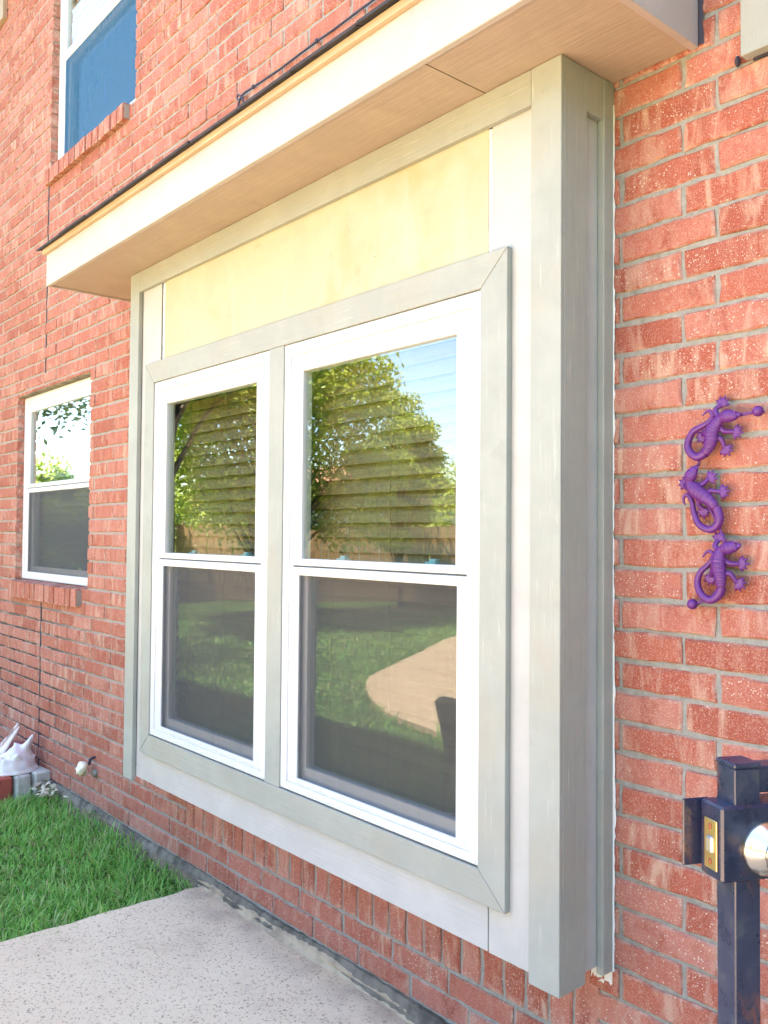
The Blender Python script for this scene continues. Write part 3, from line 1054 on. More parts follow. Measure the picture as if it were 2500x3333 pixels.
# ---- window beside the bay and window above it
def house_window(label, op, sill, meet, yf, infill):
    wn_ = empty('sash_window', ((op[0] + op[1]) / 2, 0.05, op[2]))
    tag(wn_, label, 'window', 'white sash windows set in the brick wall', kind='thing')
    x0, x1, z0, z1 = op[0] + 0.004, op[1] - 0.004, op[2] + 0.006, op[3] - 0.008
    us, sfr, ls = window_unit(wn_, x0, x1, z0, z1, yf, meet, side=0.10)
    window_infill(wn_, us, sfr, ls, x0, x1, z0, z1, yf, meet, side=0.10, deep=True, locks=False, scr=SKY_TINT_SCREEN if 'upper' in infill else None)
    box('lintel', op[0] - 0.05, op[1] + 0.05, 0.006, 0.09, op[3] - 0.006, op[3] + 0.003, RUSTY, wn_, 0)
    # rowlock sill of bricks on edge
    sx0, sx1, sz0, sz1 = sill
    bm = bmesh.new()
    bm_box(bm, sx0 + 0.004, sx1 - 0.004, -0.024, 0.08, sz0 + 0.004, sz1 - 0.014)
    sl = from_bm('sill', bm, MORTAR, wn_)
    n = 14
    p_ = (sx1 - sx0) / n
    hh = sz1 - sz0
    bm_ = bpy.data.meshes.new('brick')
    t_ = bmesh.new()
    bm_box(t_, -p_ / 2 + 0.0060, p_ / 2 - 0.0060, -0.065, 0.065, -hh / 2, hh / 2, 0.003)
    for vv in t_.verts:
        vv.co.z += 0.008 * (vv.co.y / 0.065)
        vv.co.x += random.gauss(0, 0.0007)
    t_.to_mesh(bm_)
    t_.free()
    bm_.uv_layers.new(name='UVMap')
    for lp in bm_.loops:
        co = bm_.vertices[lp.vertex_index].co
        bm_.uv_layers[0].data[lp.index].uv = (min(max(co.x / p_ + 0.5, 0.01), 0.99), min(max(co.z / hh + 0.5, 0.01), 0.99))
    bm_.materials.append(BRICK)
    for i in range(n):
        o = bpy.data.objects.new('brick', bm_)
        o.location = (sx0 + p_ * (i + 0.5), 0.032 + random.gauss(0, 0.0015), (sz0 + sz1) / 2 + random.gauss(0, 0.001))
        o.rotation_euler = (0, random.gauss(0, 0.01), random.gauss(0, 0.006))
        col.objects.link(o)
        o.parent = sl
    # dim inside
    bm = bmesh.new()
    for q in ((op[0], op[1], 0.55, 0.56, op[2], op[3]), (op[0], op[0] + 0.01, 0.13, 0.55, op[2], op[3]), (op[1] - 0.01, op[1], 0.13, 0.55, op[2], op[3]),
              (op[0], op[1], 0.13, 0.55, op[3] - 0.01, op[3]), (op[0], op[1], 0.13, 0.55, op[2], op[2] + 0.01)):
        bm_box(bm, *q)
    tag(from_bm('interior_room', bm, DARK_ROOM), 'dim room behind the ' + infill, 'interior', kind='structure')
    return wn_


house_window('white vinyl sash window low in the brick wall beyond the bay', LW, sills[0], (Z(0.318), Z(0.290)), 0.045, 'low brick wall window')
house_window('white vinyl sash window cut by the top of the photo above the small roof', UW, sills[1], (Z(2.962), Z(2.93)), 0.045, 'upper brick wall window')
blind('dim grey slat blind behind the low window in the brick wall', -5.86, -4.73, Z(-0.28), Z(0.86), 0.16, mat_plain('grey_slat', (0.30, 0.29, 0.30), 0.6), tilt=62, cords=False)
blind('white slat blind behind the upper window above the small roof', -5.34, -4.21, Z(2.93), Z(3.63), 0.14, WHITE_SHADE, tilt=72, cords=False)

# ------------------------------------------------------------------ small roof over the bay
br = empty('bay_canopy', (-2.57, -0.22, Z(1.157)))
tag(br, 'small lean-to roof over the bay with white fascia, tan soffit and dark shingles', 'roof', kind='thing')
box('soffit_board', -4.085, -1.5435, -0.432, -0.0005, Z(1.1585), Z(1.170), SOFFIT, br, 0.001)
box('soffit_board', -1.5405, -1.0775, -0.432, -0.0005, Z(1.1590), Z(1.1705), SOFFIT, br, 0.001)
box('fascia', -4.098, -1.057, -0.452, -0.433, Z(1.151), Z(1.300), EAVEX, br)
box('fascia_trim', -4.112, -1.045, -0.468, -0.436, Z(1.3005), Z(1.323), mat_paint('eave_trim', (0.42, 0.32, 0.22), 'x', 0.4, 0.1, nails=False), br)
sl = 0.36
for nm, xa, xb in (('rake_board', -4.098, -4.080), ('rake_board', -1.0765, -1.057)):
    board(nm, [(-0.4325, Z(1.151)), (-0.4325, Z(1.300)), (0.0, Z(1.300) + sl * 0.43), (0.0, Z(1.151))], xa, xb, EAVEY, br, axis='x')
mesh('roof_deck', [(-4.10, -0.43, Z(1.30)), (-1.055, -0.43, Z(1.30)), (-1.055, 0.0, Z(1.30) + sl * 0.43), (-4.10, 0.0, Z(1.30) + sl * 0.43)], [(0, 1, 2, 3)], SHINGLE, br)
bx = -4.135
while bx < -1.03:
    wd_ = 0.30
    x1 = min(bx + wd_ - 0.004, -1.025)
    for crs in range(3):
        y0 = -0.492 + crs * 0.145 + random.gauss(0, 0.003)
        sh = 0.0 if crs % 2 == 0 else 0.11
        a, c_ = max(bx - sh, -4.14), max(x1 - sh, -4.05)
        zA = Z(1.3235) + crs * 0.004 + sl * (y0 + 0.468)
        zB = zA + sl * 0.16
        dz = random.gauss(0, 0.0015)
        v = [(a, y0, zA + dz), (c_, y0 + random.gauss(0, .003), zA + dz), (c_, y0 + 0.16, zB), (a, y0 + 0.16, zB)]
        v += [(q[0], q[1], q[2] + 0.009) for q in v]
        mesh('shingle', v, [(3, 2, 1, 0), (4, 5, 6, 7), (0, 1, 5, 4), (1, 2, 6, 5), (2, 3, 7, 6), (3, 0, 4, 7)], SHINGLE, br)
    bx += wd_
# dark flashing where the rake meets the bricks
cv = []
for i in range(25):
    zz = Z(1.155) + 0.30 * i / 24
    cv += [(-1.058, -0.004, zz), (-1.054 + random.random() * 0.004, -0.007, zz), (-1.047 + random.random() * 0.006, -0.002, zz)]
mesh('flashing', cv, [(i * 3 + k, i * 3 + k + 1, i * 3 + k + 4, i * 3 + k + 3) for i in range(24) for k in range(2)], LATCH, br, True)

# ------------------------------------------------------------------ cable above the roof
cb = empty('wall_cable', (-3.1, -0.012, Z(1.74)))
tag(cb, 'thin dark cable clipped to the bricks above the small roof, ending in a loop', 'cable', kind='thing')
path = spline([(-3.115, -0.018, Z(1.700)), (-3.123, -0.016, Z(1.755)), (-3.116, -0.014, Z(1.80)), (-3.088, -0.012, Z(1.822)), (-3.01, -0.010, Z(1.822)), (-2.90, -0.010, Z(1.819)), (-2.82, -0.010, Z(1.817)), (-2.70, -0.010, Z(1.820)),
               (-2.573, -0.010, Z(1.821)), (-2.467, -0.010, Z(1.820)), (-2.25, -0.010, Z(1.823)), (-1.9, -0.010, Z(1.82)), (-1.2, -0.010, Z(1.825)), (0.6, -0.010, Z(1.82))], 8)
v, f = tube_data(path, 0.0042, 8)
mesh('wire', v, f, CABLE, cb, True)
v, f = tube_data(spline([(-3.075, -0.018, Z(1.705)), (-3.068, -0.017, Z(1.745)), (-3.085, -0.015, Z(1.795)), (-3.108, -0.014, Z(1.822)), (-3.128, -0.014, Z(1.832)), (-3.132, -0.014, Z(1.815)), (-3.105, -0.014, Z(1.806))], 6), 0.0036, 8)
mesh('loop', v, f, CABLE, cb, True)
for xx in (-3.01, -2.573, -2.1):
    v, f = sphere_data((xx, -0.012, Z(1.8215)), (0.010, 0.008, 0.009), 8, 6)
    mesh('clip', v, f, CABLE, cb, True)

# ------------------------------------------------------------------ block at the top right
tb = empty('trim_block', (-0.6, -0.015, Z(1.07)))
tag(tb, 'grey painted trim board fixed to the bricks at the upper right corner', 'trim board', kind='thing')
box('board', -0.940, -0.30, -0.031, -0.003, Z(1.070), Z(1.75), TRIMZ, tb)
box('backing', -0.925, -0.32, -0.0028, 0.0015, Z(1.065), Z(1.70), LATCH, tb, 0)
v, f = sphere_data((-0.957, -0.010, Z(1.073)), (0.006, 0.008, 0.013), 10, 7)
tag(mesh('mud_dauber_nest', v, f, LATCH, None, True), 'small dark blob stuck to the mortar under the grey trim board', 'nest', kind='thing')


# ------------------------------------------------------------------ gecko ornament
def gecko(name, parent, spine, srad, tail, legs, scale=1.0):
    parts = []
    y = -0.030
    sp = spline([(x, y - dy, Z(zz)) for x, zz, dy in spine], 8)
    rr = interp(srad, len(sp))
    rib = [r * (1 + (0.075 * math.sin(i * 2.4) if 10 < i < len(sp) - 2 else 0)) for i, r in enumerate(rr)]
    parts.append(tube_data(sp, [(r, r * 0.72) for r in rib], 16))
    parts.append(sphere_data(sp[0], (rr[0], rr[0] * .7, rr[0])))
    tp = spline([(x, y + 0.004, Z(zz)) for x, zz in tail], 8)
    tr_ = list(np.linspace(1, 0, len(tp)) ** 0.75 * (srad[-1] - 0.0016) + 0.0016)
    parts.append(tube_data(tp, tr_, 12))
    parts.append(sphere_data(tp[-1], 0.0018, 8, 6))
    for (hip, knee, foot, ang) in legs:
        lp = spline([(hip[0], y + 0.002, Z(hip[1])), (knee[0], y + 0.003, Z(knee[1])), (foot[0], y + 0.010, Z(foot[1]))], 6)
        parts.append(tube_data(lp, interp([0.0074, 0.0060, 0.0048], len(lp)), 10))
        fx, fz = foot
        parts.append(sphere_data((fx, y + 0.010, Z(fz)), (0.0068, 0.0035, 0.0068), 10, 7))
        for k in range(5):
            a = ang + (k - 2) * 0.60
            L = 0.0225 * (1 - 0.07 * abs(k - 2))
            e = (fx + math.cos(a) * L, y + 0.013, Z(fz + math.sin(a) * L))
            m_ = (fx + math.cos(a) * L * 0.6, y + 0.010, Z(fz + math.sin(a) * L * 0.6))
            parts.append(tube_data([(fx, y + 0.010, Z(fz)), m_, e], [(0.0036, 0.0032), (0.0046, 0.0032), (0.0011, 0.0012)], 8))
    # eyes
    h = Vector(sp[3])
    d = (Vector(sp[6]) - Vector(sp[0])).normalized()
    s_ = Vector((-d.z, 0, d.x))
    for q in (-1, 1):
        parts.append(sphere_data(h + s_ * q * 0.0062 + Vector((0, -0.0065, 0)), 0.0030, 8, 6))
    v, f = join(parts)
    o = mesh(name, v, f, PURPLE, None, True)
    md = o.modifiers.new('r', 'REMESH')
    md.mode = 'VOXEL'
    md.voxel_size = 0.0009
    md.use_smooth_shade = True
    sm = o.modifiers.new('s', 'SMOOTH')
    sm.iterations = 1
    sm.factor = 0.4
    dg = bpy.context.evaluated_depsgraph_get()
    me2 = bpy.data.meshes.new_from_object(o.evaluated_get(dg))
    o.modifiers.clear()
    old = o.data
    o.data = me2
    bpy.data.meshes.remove(old)
    me2.materials.clear()
    me2.materials.append(PURPLE)
    o.parent = parent
    o.matrix_parent_inverse = Matrix.Translation(-Vector(parent.location))
    return o


ge = empty('gecko_wall_ornament', (-1.0, -0.03, Z(-0.15)))
tag(ge, 'purple metal wall ornament of three geckos in a chain on the bricks', 'wall ornament', kind='thing')
SR = [0.0065, 0.0125, 0.0150, 0.0105, 0.0150, 0.0170, 0.0160, 0.0130, 0.0105]
gecko('gecko', ge, [(-0.946, 0.272, 0.004), (-0.957, 0.271, 0.006), (-0.972, 0.2715, 0.007), (-0.986, 0.268, 0.004), (-0.999, 0.256, 0.004), (-1.008, 0.240, 0.005), (-1.010, 0.222, 0.004), (-1.016, 0.207, 0.002), (-1.027, 0.194, 0.0)], SR,
      [(-1.027, 0.194), (-1.047, 0.186), (-1.066, 0.198), (-1.0715, 0.218), (-1.060, 0.243), (-1.042, 0.253), (-1.023, 0.261), (-1.011, 0.274), (-1.014, 0.286), (-1.024, 0.288), (-1.035, 0.280)],
      [((-0.992, 0.268), (-1.003, 0.288), (-0.992, 0.300), 1.2), ((-0.992, 0.256), (-0.984, 0.240), (-0.963, 0.238), -0.2), ((-1.006, 0.224), (-0.990, 0.223), (-0.985, 0.203), -1.0), ((-1.014, 0.226), (-1.028, 0.242), (-1.036, 0.235), 3.9)])
gecko('gecko', ge, [(-1.0475, 0.161, 0.003), (-1.053, 0.152, 0.006), (-1.059, 0.142, 0.007), (-1.063, 0.130, 0.004), (-1.058, 0.118, 0.004), (-1.045, 0.106, 0.005), (-1.030, 0.096, 0.004), (-1.014, 0.084, 0.003), (-1.002, 0.070, 0.001)], SR,
      [(-1.002, 0.070), (-0.994, 0.045), (-1.003, 0.026), (-1.021, 0.020), (-1.044, 0.032), (-1.056, 0.057), (-1.061, 0.083), (-1.070, 0.098), (-1.080, 0.098), (-1.083, 0.088), (-1.079, 0.077)],
      [((-1.066, 0.126), (-1.076, 0.117), (-1.080, 0.125), 2.6), ((-1.052, 0.122), (-1.036, 0.122), (-1.023, 0.136), 0.5), ((-1.026, 0.096), (-1.016, 0.107), (-0.995, 0.104), 0.1), ((-1.030, 0.092), (-1.045, 0.080), (-1.037, 0.066), -1.5)])
gecko('gecko', ge, [(-0.946, -0.016, 0.005), (-0.956, -0.018, 0.006), (-0.970, -0.021, 0.007), (-0.984, -0.026, 0.004), (-0.991, -0.038, 0.004), (-0.993, -0.055, 0.005), (-0.991, -0.074, 0.004), (-0.989, -0.092, 0.003), (-0.989, -0.108, 0.001)], SR,
      [(-0.989, -0.108), (-0.997, -0.127), (-1.017, -0.139), (-1.038, -0.128), (-1.048, -0.104), (-1.041, -0.078), (-1.020, -0.058), (-1.009, -0.040), (-1.014, -0.030), (-1.025, -0.031), (-1.035, -0.042)],
      [((-0.992, -0.028), (-1.005, -0.017), (-1.000, -0.004), 1.4), ((-0.986, -0.044), (-0.970, -0.055), (-0.951, -0.055), 0.0), ((-0.986, -0.080), (-0.969, -0.078), (-0.957, -0.097), -0.6), ((-0.998, -0.078), (-1.011, -0.071), (-1.018, -0.086), -1.9)])
for pp in ([(-0.906, -0.024, 0.277), (-0.945, -0.026, 0.272)], [(-1.020, -0.018, 0.228), (-1.042, -0.018, 0.198), (-1.049, -0.020, 0.166)], [(-1.028, -0.018, 0.077), (-1.000, -0.018, 0.027), (-0.983, -0.020, -0.018)], [(-0.996, -0.018, -0.102), (-1.020, -0.020, -0.134), (-1.062, -0.022, -0.151)]):
    v, f = tube_data(spline([(x, y, Z(zz)) for x, y, zz in pp], 5), 0.0033, 8)
    mesh('rod', v, f, PURPLE, ge, True)
for x, zz in ((-0.906, 0.277), (-1.062, -0.151)):
    v, f = sphere_data((x, -0.024, Z(zz)), 0.0122, 16, 11)
    mesh('ball', v, f, PURPLE, ge, True)
    v, f = tube_data([(x, -0.022, Z(zz)), (x, 0.004, Z(zz))], 0.003, 8)
    mesh('screw', v, f, PURPLE, ge, True)

# ------------------------------------------------------------------ black steel gate
gp0 = Vector((-0.5614, -0.7880, 1.2049))            # front corner of the post's top
gate = empty('steel_gate', (gp0.x, gp0.y, 0))
gate_ang = math.atan2(0.899, 0.439)
gate.rotation_euler = (0, 0, gate_ang)
tag(gate, 'black painted steel gate with brass bolt plate and round nickel knob, cut by the frame', 'gate', kind='thing')
GT = gp0.z


def glink(o):
    o.parent = gate
    return o


def gbox(name, x0, x1, y0, y1, z0, z1, mat, bev=0.0015):
    bm = bmesh.new()
    bm_box(bm, x0, x1, y0, y1, z0, z1, bev)
    return glink(from_bm(name, bm, mat))


# local axes: x along the gate towards its hinges, y away from the viewer's right-hand face
A_ = 0.038
gbox('stile', 0.0, A_, 0.0, A_, 0.04, GT - 0.006, STEEL)
gbox('cap', -0.0015, A_ + 0.0015, -0.0015, A_ + 0.0015, GT - 0.006, GT + 0.001, STEEL, 0.002)
gbox('top_rail', A_ + 0.001, 0.80, 0.006, A_ - 0.001, GT - 0.040, GT - 0.006, STEEL)
gbox('bottom_rail', A_ + 0.001, 0.80, 0.006, A_ - 0.001, 0.09, 0.125, STEEL)
gbox('stile', 0.801, 0.839, 0.0, A_, 0.04, GT - 0.006, STEEL)
for k in range(6):
    gbox('picket', 0.14 + k * 0.112, 0.156 + k * 0.112, 0.012, 0.028, 0.126, GT - 0.041, STEEL)
LT, LB = GT - 0.052, GT - 0.148
gbox('lock_box', -0.022, 0.105, -0.004, A_ + 0.004, LB, LT, STEEL, 0.003)
gbox('latch_stop', -0.046, -0.006, A_ + 0.006, A_ + 0.010, LB + 0.008, LT - 0.001, STEEL, 0.0015)
zc = (LT + LB) / 2 - 0.004
gbox('bolt_plate', -0.0245, -0.0225, 0.004, 0.030, zc - 0.032, zc + 0.032, BRASS, 0.0008)
bm = bmesh.new()
bm_box(bm, -0.0275, -0.0225, 0.010, 0.024, zc - 0.011, zc + 0.011, 0.003)
glink(from_bm('bolt', bm, ZINC))
for q in (-0.022, 0.023):
    v, f = sphere_data((-0.0248, 0.017, zc + q), (0.0012, 0.0036, 0.0045), 10, 7)
    glink(mesh('screw', v, f, RUST, None, True))
kn = [(0.0, 0.0345), (0.004, 0.0350), (0.008, 0.0335), (0.014, 0.0285), (0.020, 0.0225), (0.0235, 0.0190), (0.027, 0.0185), (0.0285, 0.0205), (0.034, 0.0225), (0.040, 0.0230), (0.044, 0.0215), (0.047, 0.016), (0.048, 0.0)]
kv, kf = [], []
sg = 40
kx, kz = 0.041, zc - 0.003
for d, r in kn:
    for i in range(sg):
        a = 2 * math.pi * i / sg
        kv.append((kx + r * math.cos(a), -0.004 - d, kz + r * math.sin(a)))
for j in range(len(kn) - 1):
    for i in range(sg):
        kf.append((j * sg + i, j * sg + (i + 1) % sg, (j + 1) * sg + (i + 1) % sg, (j + 1) * sg + i))
glink(mesh('knob', kv, kf, NICKEL, None, True))

# ------------------------------------------------------------------ flower bed edge, shells
tag(box('flower_bed', -7.6, -5.30, -0.9, -0.03, -0.08, 0.035, SOIL, None, 0.01), 'brown soil of the flower bed behind the paver edging', 'soil', kind='structure')


def paver(label, x, y, z, sx, sy, sz, mat, rz=0.0):
    bm = bmesh.new()
    bm_box(bm, -sx / 2, sx / 2, -sy / 2, sy / 2, 0, sz, 0.009)
    for v in bm.verts:
        v.co += Vector((random.gauss(0, .0015), random.gauss(0, .0015), random.gauss(0, .001)))
    o = from_bm('edging_paver', bm, mat)
    o.location = (x, y, z)
    o.rotation_euler = (0, 0, rz)
    return tag(o, label, 'paver', 'pavers edging the flower bed', kind='thing')


paver('pale grey edging paver at the end of the row, touching the brick wall', -5.285, -0.052, -0.045, 0.20, 0.098, 0.145, PAVER[1], 0.12)
paver('grey edging paver second from the wall, under the conch shell lip', -5.283, -0.158, -0.045, 0.20, 0.085, 0.140, PAVER[1], 0.08)
paver('red edging paver next to the grey ones, under the conch shell', -5.300, -0.258, -0.045, 0.20, 0.098, 0.140, PAVER[0], 0.02)
paver('brighter red edging paver furthest from the wall, at the photo edge', -5.325, -0.362, -0.045, 0.20, 0.098, 0.135, PAVER[0], -0.05)
paver('grey edging paver lowest at the left photo edge', -5.32, -0.480, -0.045, 0.20, 0.12, 0.10, PAVER[1], -0.08)
paver('dark maroon paver lying behind the conch shell against the wall', -5.60, -0.095, 0.035, 0.20, 0.17, 0.155, PAVER[2], 0.1)
paver('maroon paver behind the conch shell near the pink shell', -5.62, -0.31, 0.035, 0.20, 0.20, 0.16, PAVER[2], -0.04)


def conch(name, c, rot, size, mat, spikes, flare=1.0, label='', cat='shell'):
    """helmet conch lying on its opening: domed body whorl, knobs, flared lip"""
    nu, nv = 84, 40
    v, f = [], []
    for j in range(nv + 1):
        t = j / nv
        for i in range(nu):
            a = 2 * math.pi * i / nu
            prof = math.cos(t * math.pi / 2) ** 0.62
            rad = prof * (1 + 0.10 * math.cos(a - 0.5) + 0.05 * math.sin(3 * a + 4 * t)) + 0.03 * math.sin(9 * a + 7 * t) * (1 - t)
            if t < 0.10:
                rad += (0.10 - t) * 2.6 * flare * (0.6 + 0.4 * math.cos(a - 0.9))
            zz = t ** 0.85 * (0.92 + 0.12 * math.cos(a + 1.2))
            zz += 0.03 * math.sin(5 * a) * t * (1 - t)
            for (sa, st, sh, sw) in spikes:
                da = (a - sa + math.pi) % (2 * math.pi) - math.pi
                g = math.exp(-((da / sw) ** 2 + ((t - st) / (sw * 0.42)) ** 2))
                rad += sh * 0.55 * g
                zz += sh * 0.8 * g
            v.append((rad * 0.60, a, zz))
    pts_ = []
    for r_, a, zz in v:
        pts_.append(Vector((r_ * math.cos(a) * 1.05 * size, r_ * math.sin(a) * 0.82 * size, zz * 0.78 * size)))
    for j in range(nv):
        for i in range(nu):
            f.append((j * nu + i, j * nu + (i + 1) % nu, (j + 1) * nu + (i + 1) % nu, (j + 1) * nu + i))
    f.append(tuple(range(nu))[::-1])
    o = mesh(name, pts_, f, mat, None, True)
    o.location = c
    o.rotation_euler = rot
    return tag(o, label, cat, 'shells decorating the flower bed', kind='thing')


conch('conch_shell', (-5.315, -0.170, 0.098), (0, 0, R(110)), 0.205, SHELL,
      [(-0.1, 0.72, 0.60, 0.20), (-0.95, 0.74, 0.52, 0.20), (1.2, 0.60, 0.24, 0.24), (2.3, 0.62, 0.30, 0.24), (-1.9, 0.5, 0.18, 0.2), (3.3, 0.5, 0.2, 0.22), (-2.6, 0.40, 0.18, 0.2), (0.2, 0.40, 0.14, 0.16), (-0.6, 0.34, 0.14, 0.14), (1.0, 0.3, 0.14, 0.16)],
      label='white knobbly conch shell lying open side down on the red and grey pavers')
# broken lip of a large pink shell, pointing up behind the conch
v, f = [], []
n, mseg = 26, 12
for i in range(n + 1):
    t = i / n
    w_ = 0.145 * (1 - t) ** 0.75 + 0.010
    cx = Vector((-5.44 + 0.03 * t, -0.345 + 0.235 * t, 0.10 + 0.245 * t ** 1.15))
    for k in range(mseg + 1):
        s_ = k / mseg - 0.5
        d = Vector((0.62, -0.30, -0.72)).normalized()
        nrm = Vector((-0.6, 0.1, 0.35))
        bulge = 0.055 * (1 - (2 * s_) ** 2) * (1 - t * .7) + 0.006 * math.sin(6 * t * 3 + k)
        v.append(cx + d * (w_ * (s_ + 0.5)) + nrm * bulge)
for i in range(n):
    for k in range(mseg):
        q = i * (mseg + 1) + k
        f.append((q, q + 1, q + mseg + 2, q + mseg + 1))
o = mesh('shell_fragment', v, f, SHELLP, None, True)
sd_ = o.modifiers.new('t', 'SOLIDIFY')
sd_.thickness = 0.012
tag(o, 'large pinkish broken shell lip pointing up behind the white conch', 'shell', 'shells decorating the flower bed', kind='thing')

# small whelk on the wall tap
tp = empty('wall_tap', (-4.52, 0, Z(-1.22)))
tag(tp, 'little grey pipe stub with dark collar on the bricks, under the cream shell', 'tap', kind='thing')
v, f = tube_data([(-4.530, 0.01, Z(-1.188)), (-4.534, -0.014, Z(-1.190)), (-4.537, -0.026, Z(-1.200)), (-4.538, -0.030, Z(-1.225))], [0.008, 0.008, 0.008, 0.007], 12)
mesh('spout', v, f, LATCH, tp, True)
v, f = tube_data([(-4.512, -0.004, Z(-1.25)), (-4.511, -0.005, Z(-1.285))], 0.015, 12)
mesh('pipe', v, f, mat_plain('grey_pvc', (0.20, 0.20, 0.17), 0.6), tp, True)
sv, sf = [], []
nt_, ns_ = 70, 14
for i in range(nt_ + 1):
    t = i / nt_
    th = t * 2 * math.pi * 3.2
    rad = 0.034 * math.exp(-1.9 * t)
    off = 0.026 * math.exp(-1.9 * t)
    c_ = Vector((off * math.cos(th), off * math.sin(th), 0.055 * (1 - math.exp(-1.9 * t)) * 1.25))
    for k in range(ns_):
        a = 2 * math.pi * k / ns_
        rr_ = rad * (1 + 0.16 * math.cos(6 * a) * (1 - t) + 0.10 * math.sin(th * 4))
        e1 = Vector((math.cos(th), math.sin(th), 0))
        sv.append(c_ + e1 * rr_ * math.cos(a) + Vector((0, 0, rr_ * 1.15 * math.sin(a))))
for i in range(nt_):
    for k in range(ns_):
        sf.append((i * ns_ + k, i * ns_ + (k + 1) % ns_, (i + 1) * ns_ + (k + 1) % ns_, (i + 1) * ns_ + k))
o = mesh('whelk_shell', sv, sf, CREAM, None, True)
o.location = (-4.545, -0.052, Z(-1.25))
o.rotation_euler = (R(-30), R(15), R(160))
o.scale = (0.8, 0.8, 0.8)
tag(o, 'small cream whelk shell hung on the brick wall tap near the grass', 'shell', 'shells decorating the flower bed', kind='thing')

# shell and leaf litter by the wall corner
lv, lf = [], []
for i in range(26):
    c_ = Vector((-5.10 + random.gauss(0, 0.07), -0.055 + random.gauss(0, 0.03), 0.012 + random.random() * 0.035))
    L_ = 0.016 + random.random() * 0.026
    a = random.random() * 6.28
    d1 = Vector((math.cos(a), math.sin(a), random.gauss(0, .5))) * L_
    d2 = Vector((-math.sin(a), math.cos(a), random.gauss(0, .5))) * L_ * 0.45
    o0 = len(lv)
    lv += [c_ - d1, c_ + d2, c_ + d1, c_ - d2, c_ + Vector((0, 0, L_ * .35))]
    lf += [(o0, o0 + 1, o0 + 4), (o0 + 1, o0 + 2, o0 + 4), (o0 + 2, o0 + 3, o0 + 4), (o0 + 3, o0, o0 + 4)]
tag(mesh('leaf_litter', lv, lf, mat_plain('dry_litter', (0.60, 0.50, 0.36), 0.8, vary=0.5)), 'dry leaf and shell litter in the corner by the grey paver', 'litter', kind='stuff')


# ------------------------------------------------------------------ grass
def patio_edge_x(y):
    return -3.352 - 0.02 * max(0, -y - 1.0) - max(0, -y - 2.1) ** 1.3 * 1.8


def blades(name, n, area, hmin, hmax, wid, label, keep):
    x0, x1, y0, y1 = area
    P = np.stack([rng.uniform(x0, x1, n), rng.uniform(y0, y1, n)], 1)
    P = P[keep(P)]
    n = len(P)
    patch = 0.5 + 0.5 * np.sin(P[:, 0] * 3.1 + 1.3 * np.sin(P[:, 1] * 4.3)) * np.cos(P[:, 1] * 3.7 + P[:, 0])
    h = rng.uniform(hmin, hmax, n) * (0.55 + 0.55 * patch) * np.where(rng.random(n) < 0.05, 1.6, 1.0) * (0.75 + 0.5 * np.abs(np.sin(P[:, 0] * 11.3 + 2 * np.cos(P[:, 1] * 9.1))))
    a = rng.uniform(0, 2 * np.pi, n)
    lean = rng.uniform(0.25, 1.25, n) * h
    w = wid * rng.uniform(0.6, 1.35, n)
    dx, dy = np.cos(a), np.sin(a)
    px, py = -dy, dx
    rise = np.clip((P[:, 1] + 0.07) / 0.07, 0, 1) * 0.055
    V = np.zeros((n, 7, 3), np.float32)
    for k, (t, ww) in enumerate(((0.0, 0.9), (0.4, 1.0), (0.75, 0.7))):
        bend = lean * t ** 1.8
        zz = h * (t - 0.28 * t ** 2.2 * np.clip(lean / h, 0, 1.3))
        for s, q in ((-1, 0), (1, 1)):
            V[:, k * 2 + q, 0] = P[:, 0] + dx * bend + px * w * ww * s * 0.5
            V[:, k * 2 + q, 1] = P[:, 1] + dy * bend + py * w * ww * s * 0.5
            V[:, k * 2 + q, 2] = -0.05 + rise + zz
    V[:, 6, 0] = P[:, 0] + dx * lean
    V[:, 6, 1] = P[:, 1] + dy * lean
    V[:, 6, 2] = -0.05 + rise + h * (1 - 0.36 * np.clip(lean / h, 0, 1.3))
    me = bpy.data.meshes.new(name)
    me.vertices.add(n * 7)
    me.vertices.foreach_set('co', V.ravel())
    base_ = (np.arange(n) * 7)[:, None]
    quads = np.concatenate([base_ + np.array([0, 1, 3, 2]), base_ + np.array([2, 3, 5, 4])], 1).reshape(-1, 4)
    tris = base_ + np.array([4, 5, 6])
    loops = np.concatenate([quads.ravel(), tris.ravel()]).astype(np.int32)
    me.loops.add(len(loops))
    me.loops.foreach_set('vertex_index', loops)
    starts = np.concatenate([np.arange(len(quads)) * 4, len(quads) * 4 + np.arange(len(tris)) * 3]).astype(np.int32)
    me.polygons.add(len(starts))
    me.polygons.foreach_set('loop_start', starts)
    me.update(calc_edges=True)
    me.validate()
    me.materials.append(BLADE)
    return tag(link(bpy.data.objects.new(name, me)), label, 'grass', kind='stuff')


def keep_near(P):
    ex = np.array([patio_edge_x(y) for y in P[:, 1]])
    ok = (P[:, 0] < ex + 0.004 + np.abs(rng.normal(0, 0.016, len(P))) * np.sign(np.sin(P[:, 1] * 23 + 3 * np.sin(P[:, 1] * 7)))) & (P[:, 1] < -0.006 - 0.02 * np.sin(P[:, 0] * 7) ** 2)
    bed_ = (P[:, 0] < -5.17) & (P[:, 1] > -0.55)
    return ok & ~bed_


blades('grass', 84000, (-6.2, -3.33, -2.9, -0.004), 0.03, 0.082, 0.0038, 'bright green lawn grass between the patio and the brick wall', keep_near)


def keep_far(P):
    ex = np.array([np.interp(y, [-9.8, -7.76, -6.24, -5.16, -4.31, -3.67, -3.28, -3.12, -2.72, -2.0], [-7.0, -9.25, -8.33, -7.65, -7.08, -6.27, -5.52, -4.8, -3.75, -3.4]) for y in P[:, 1]])
    return P[:, 0] < ex - 0.03


blades('grass', 42000, (-13.5, -3.5, -10.0, -2.7), 0.05, 0.11, 0.016, 'sunny lawn grass further out in the yard, seen mirrored in the panes', keep_far)

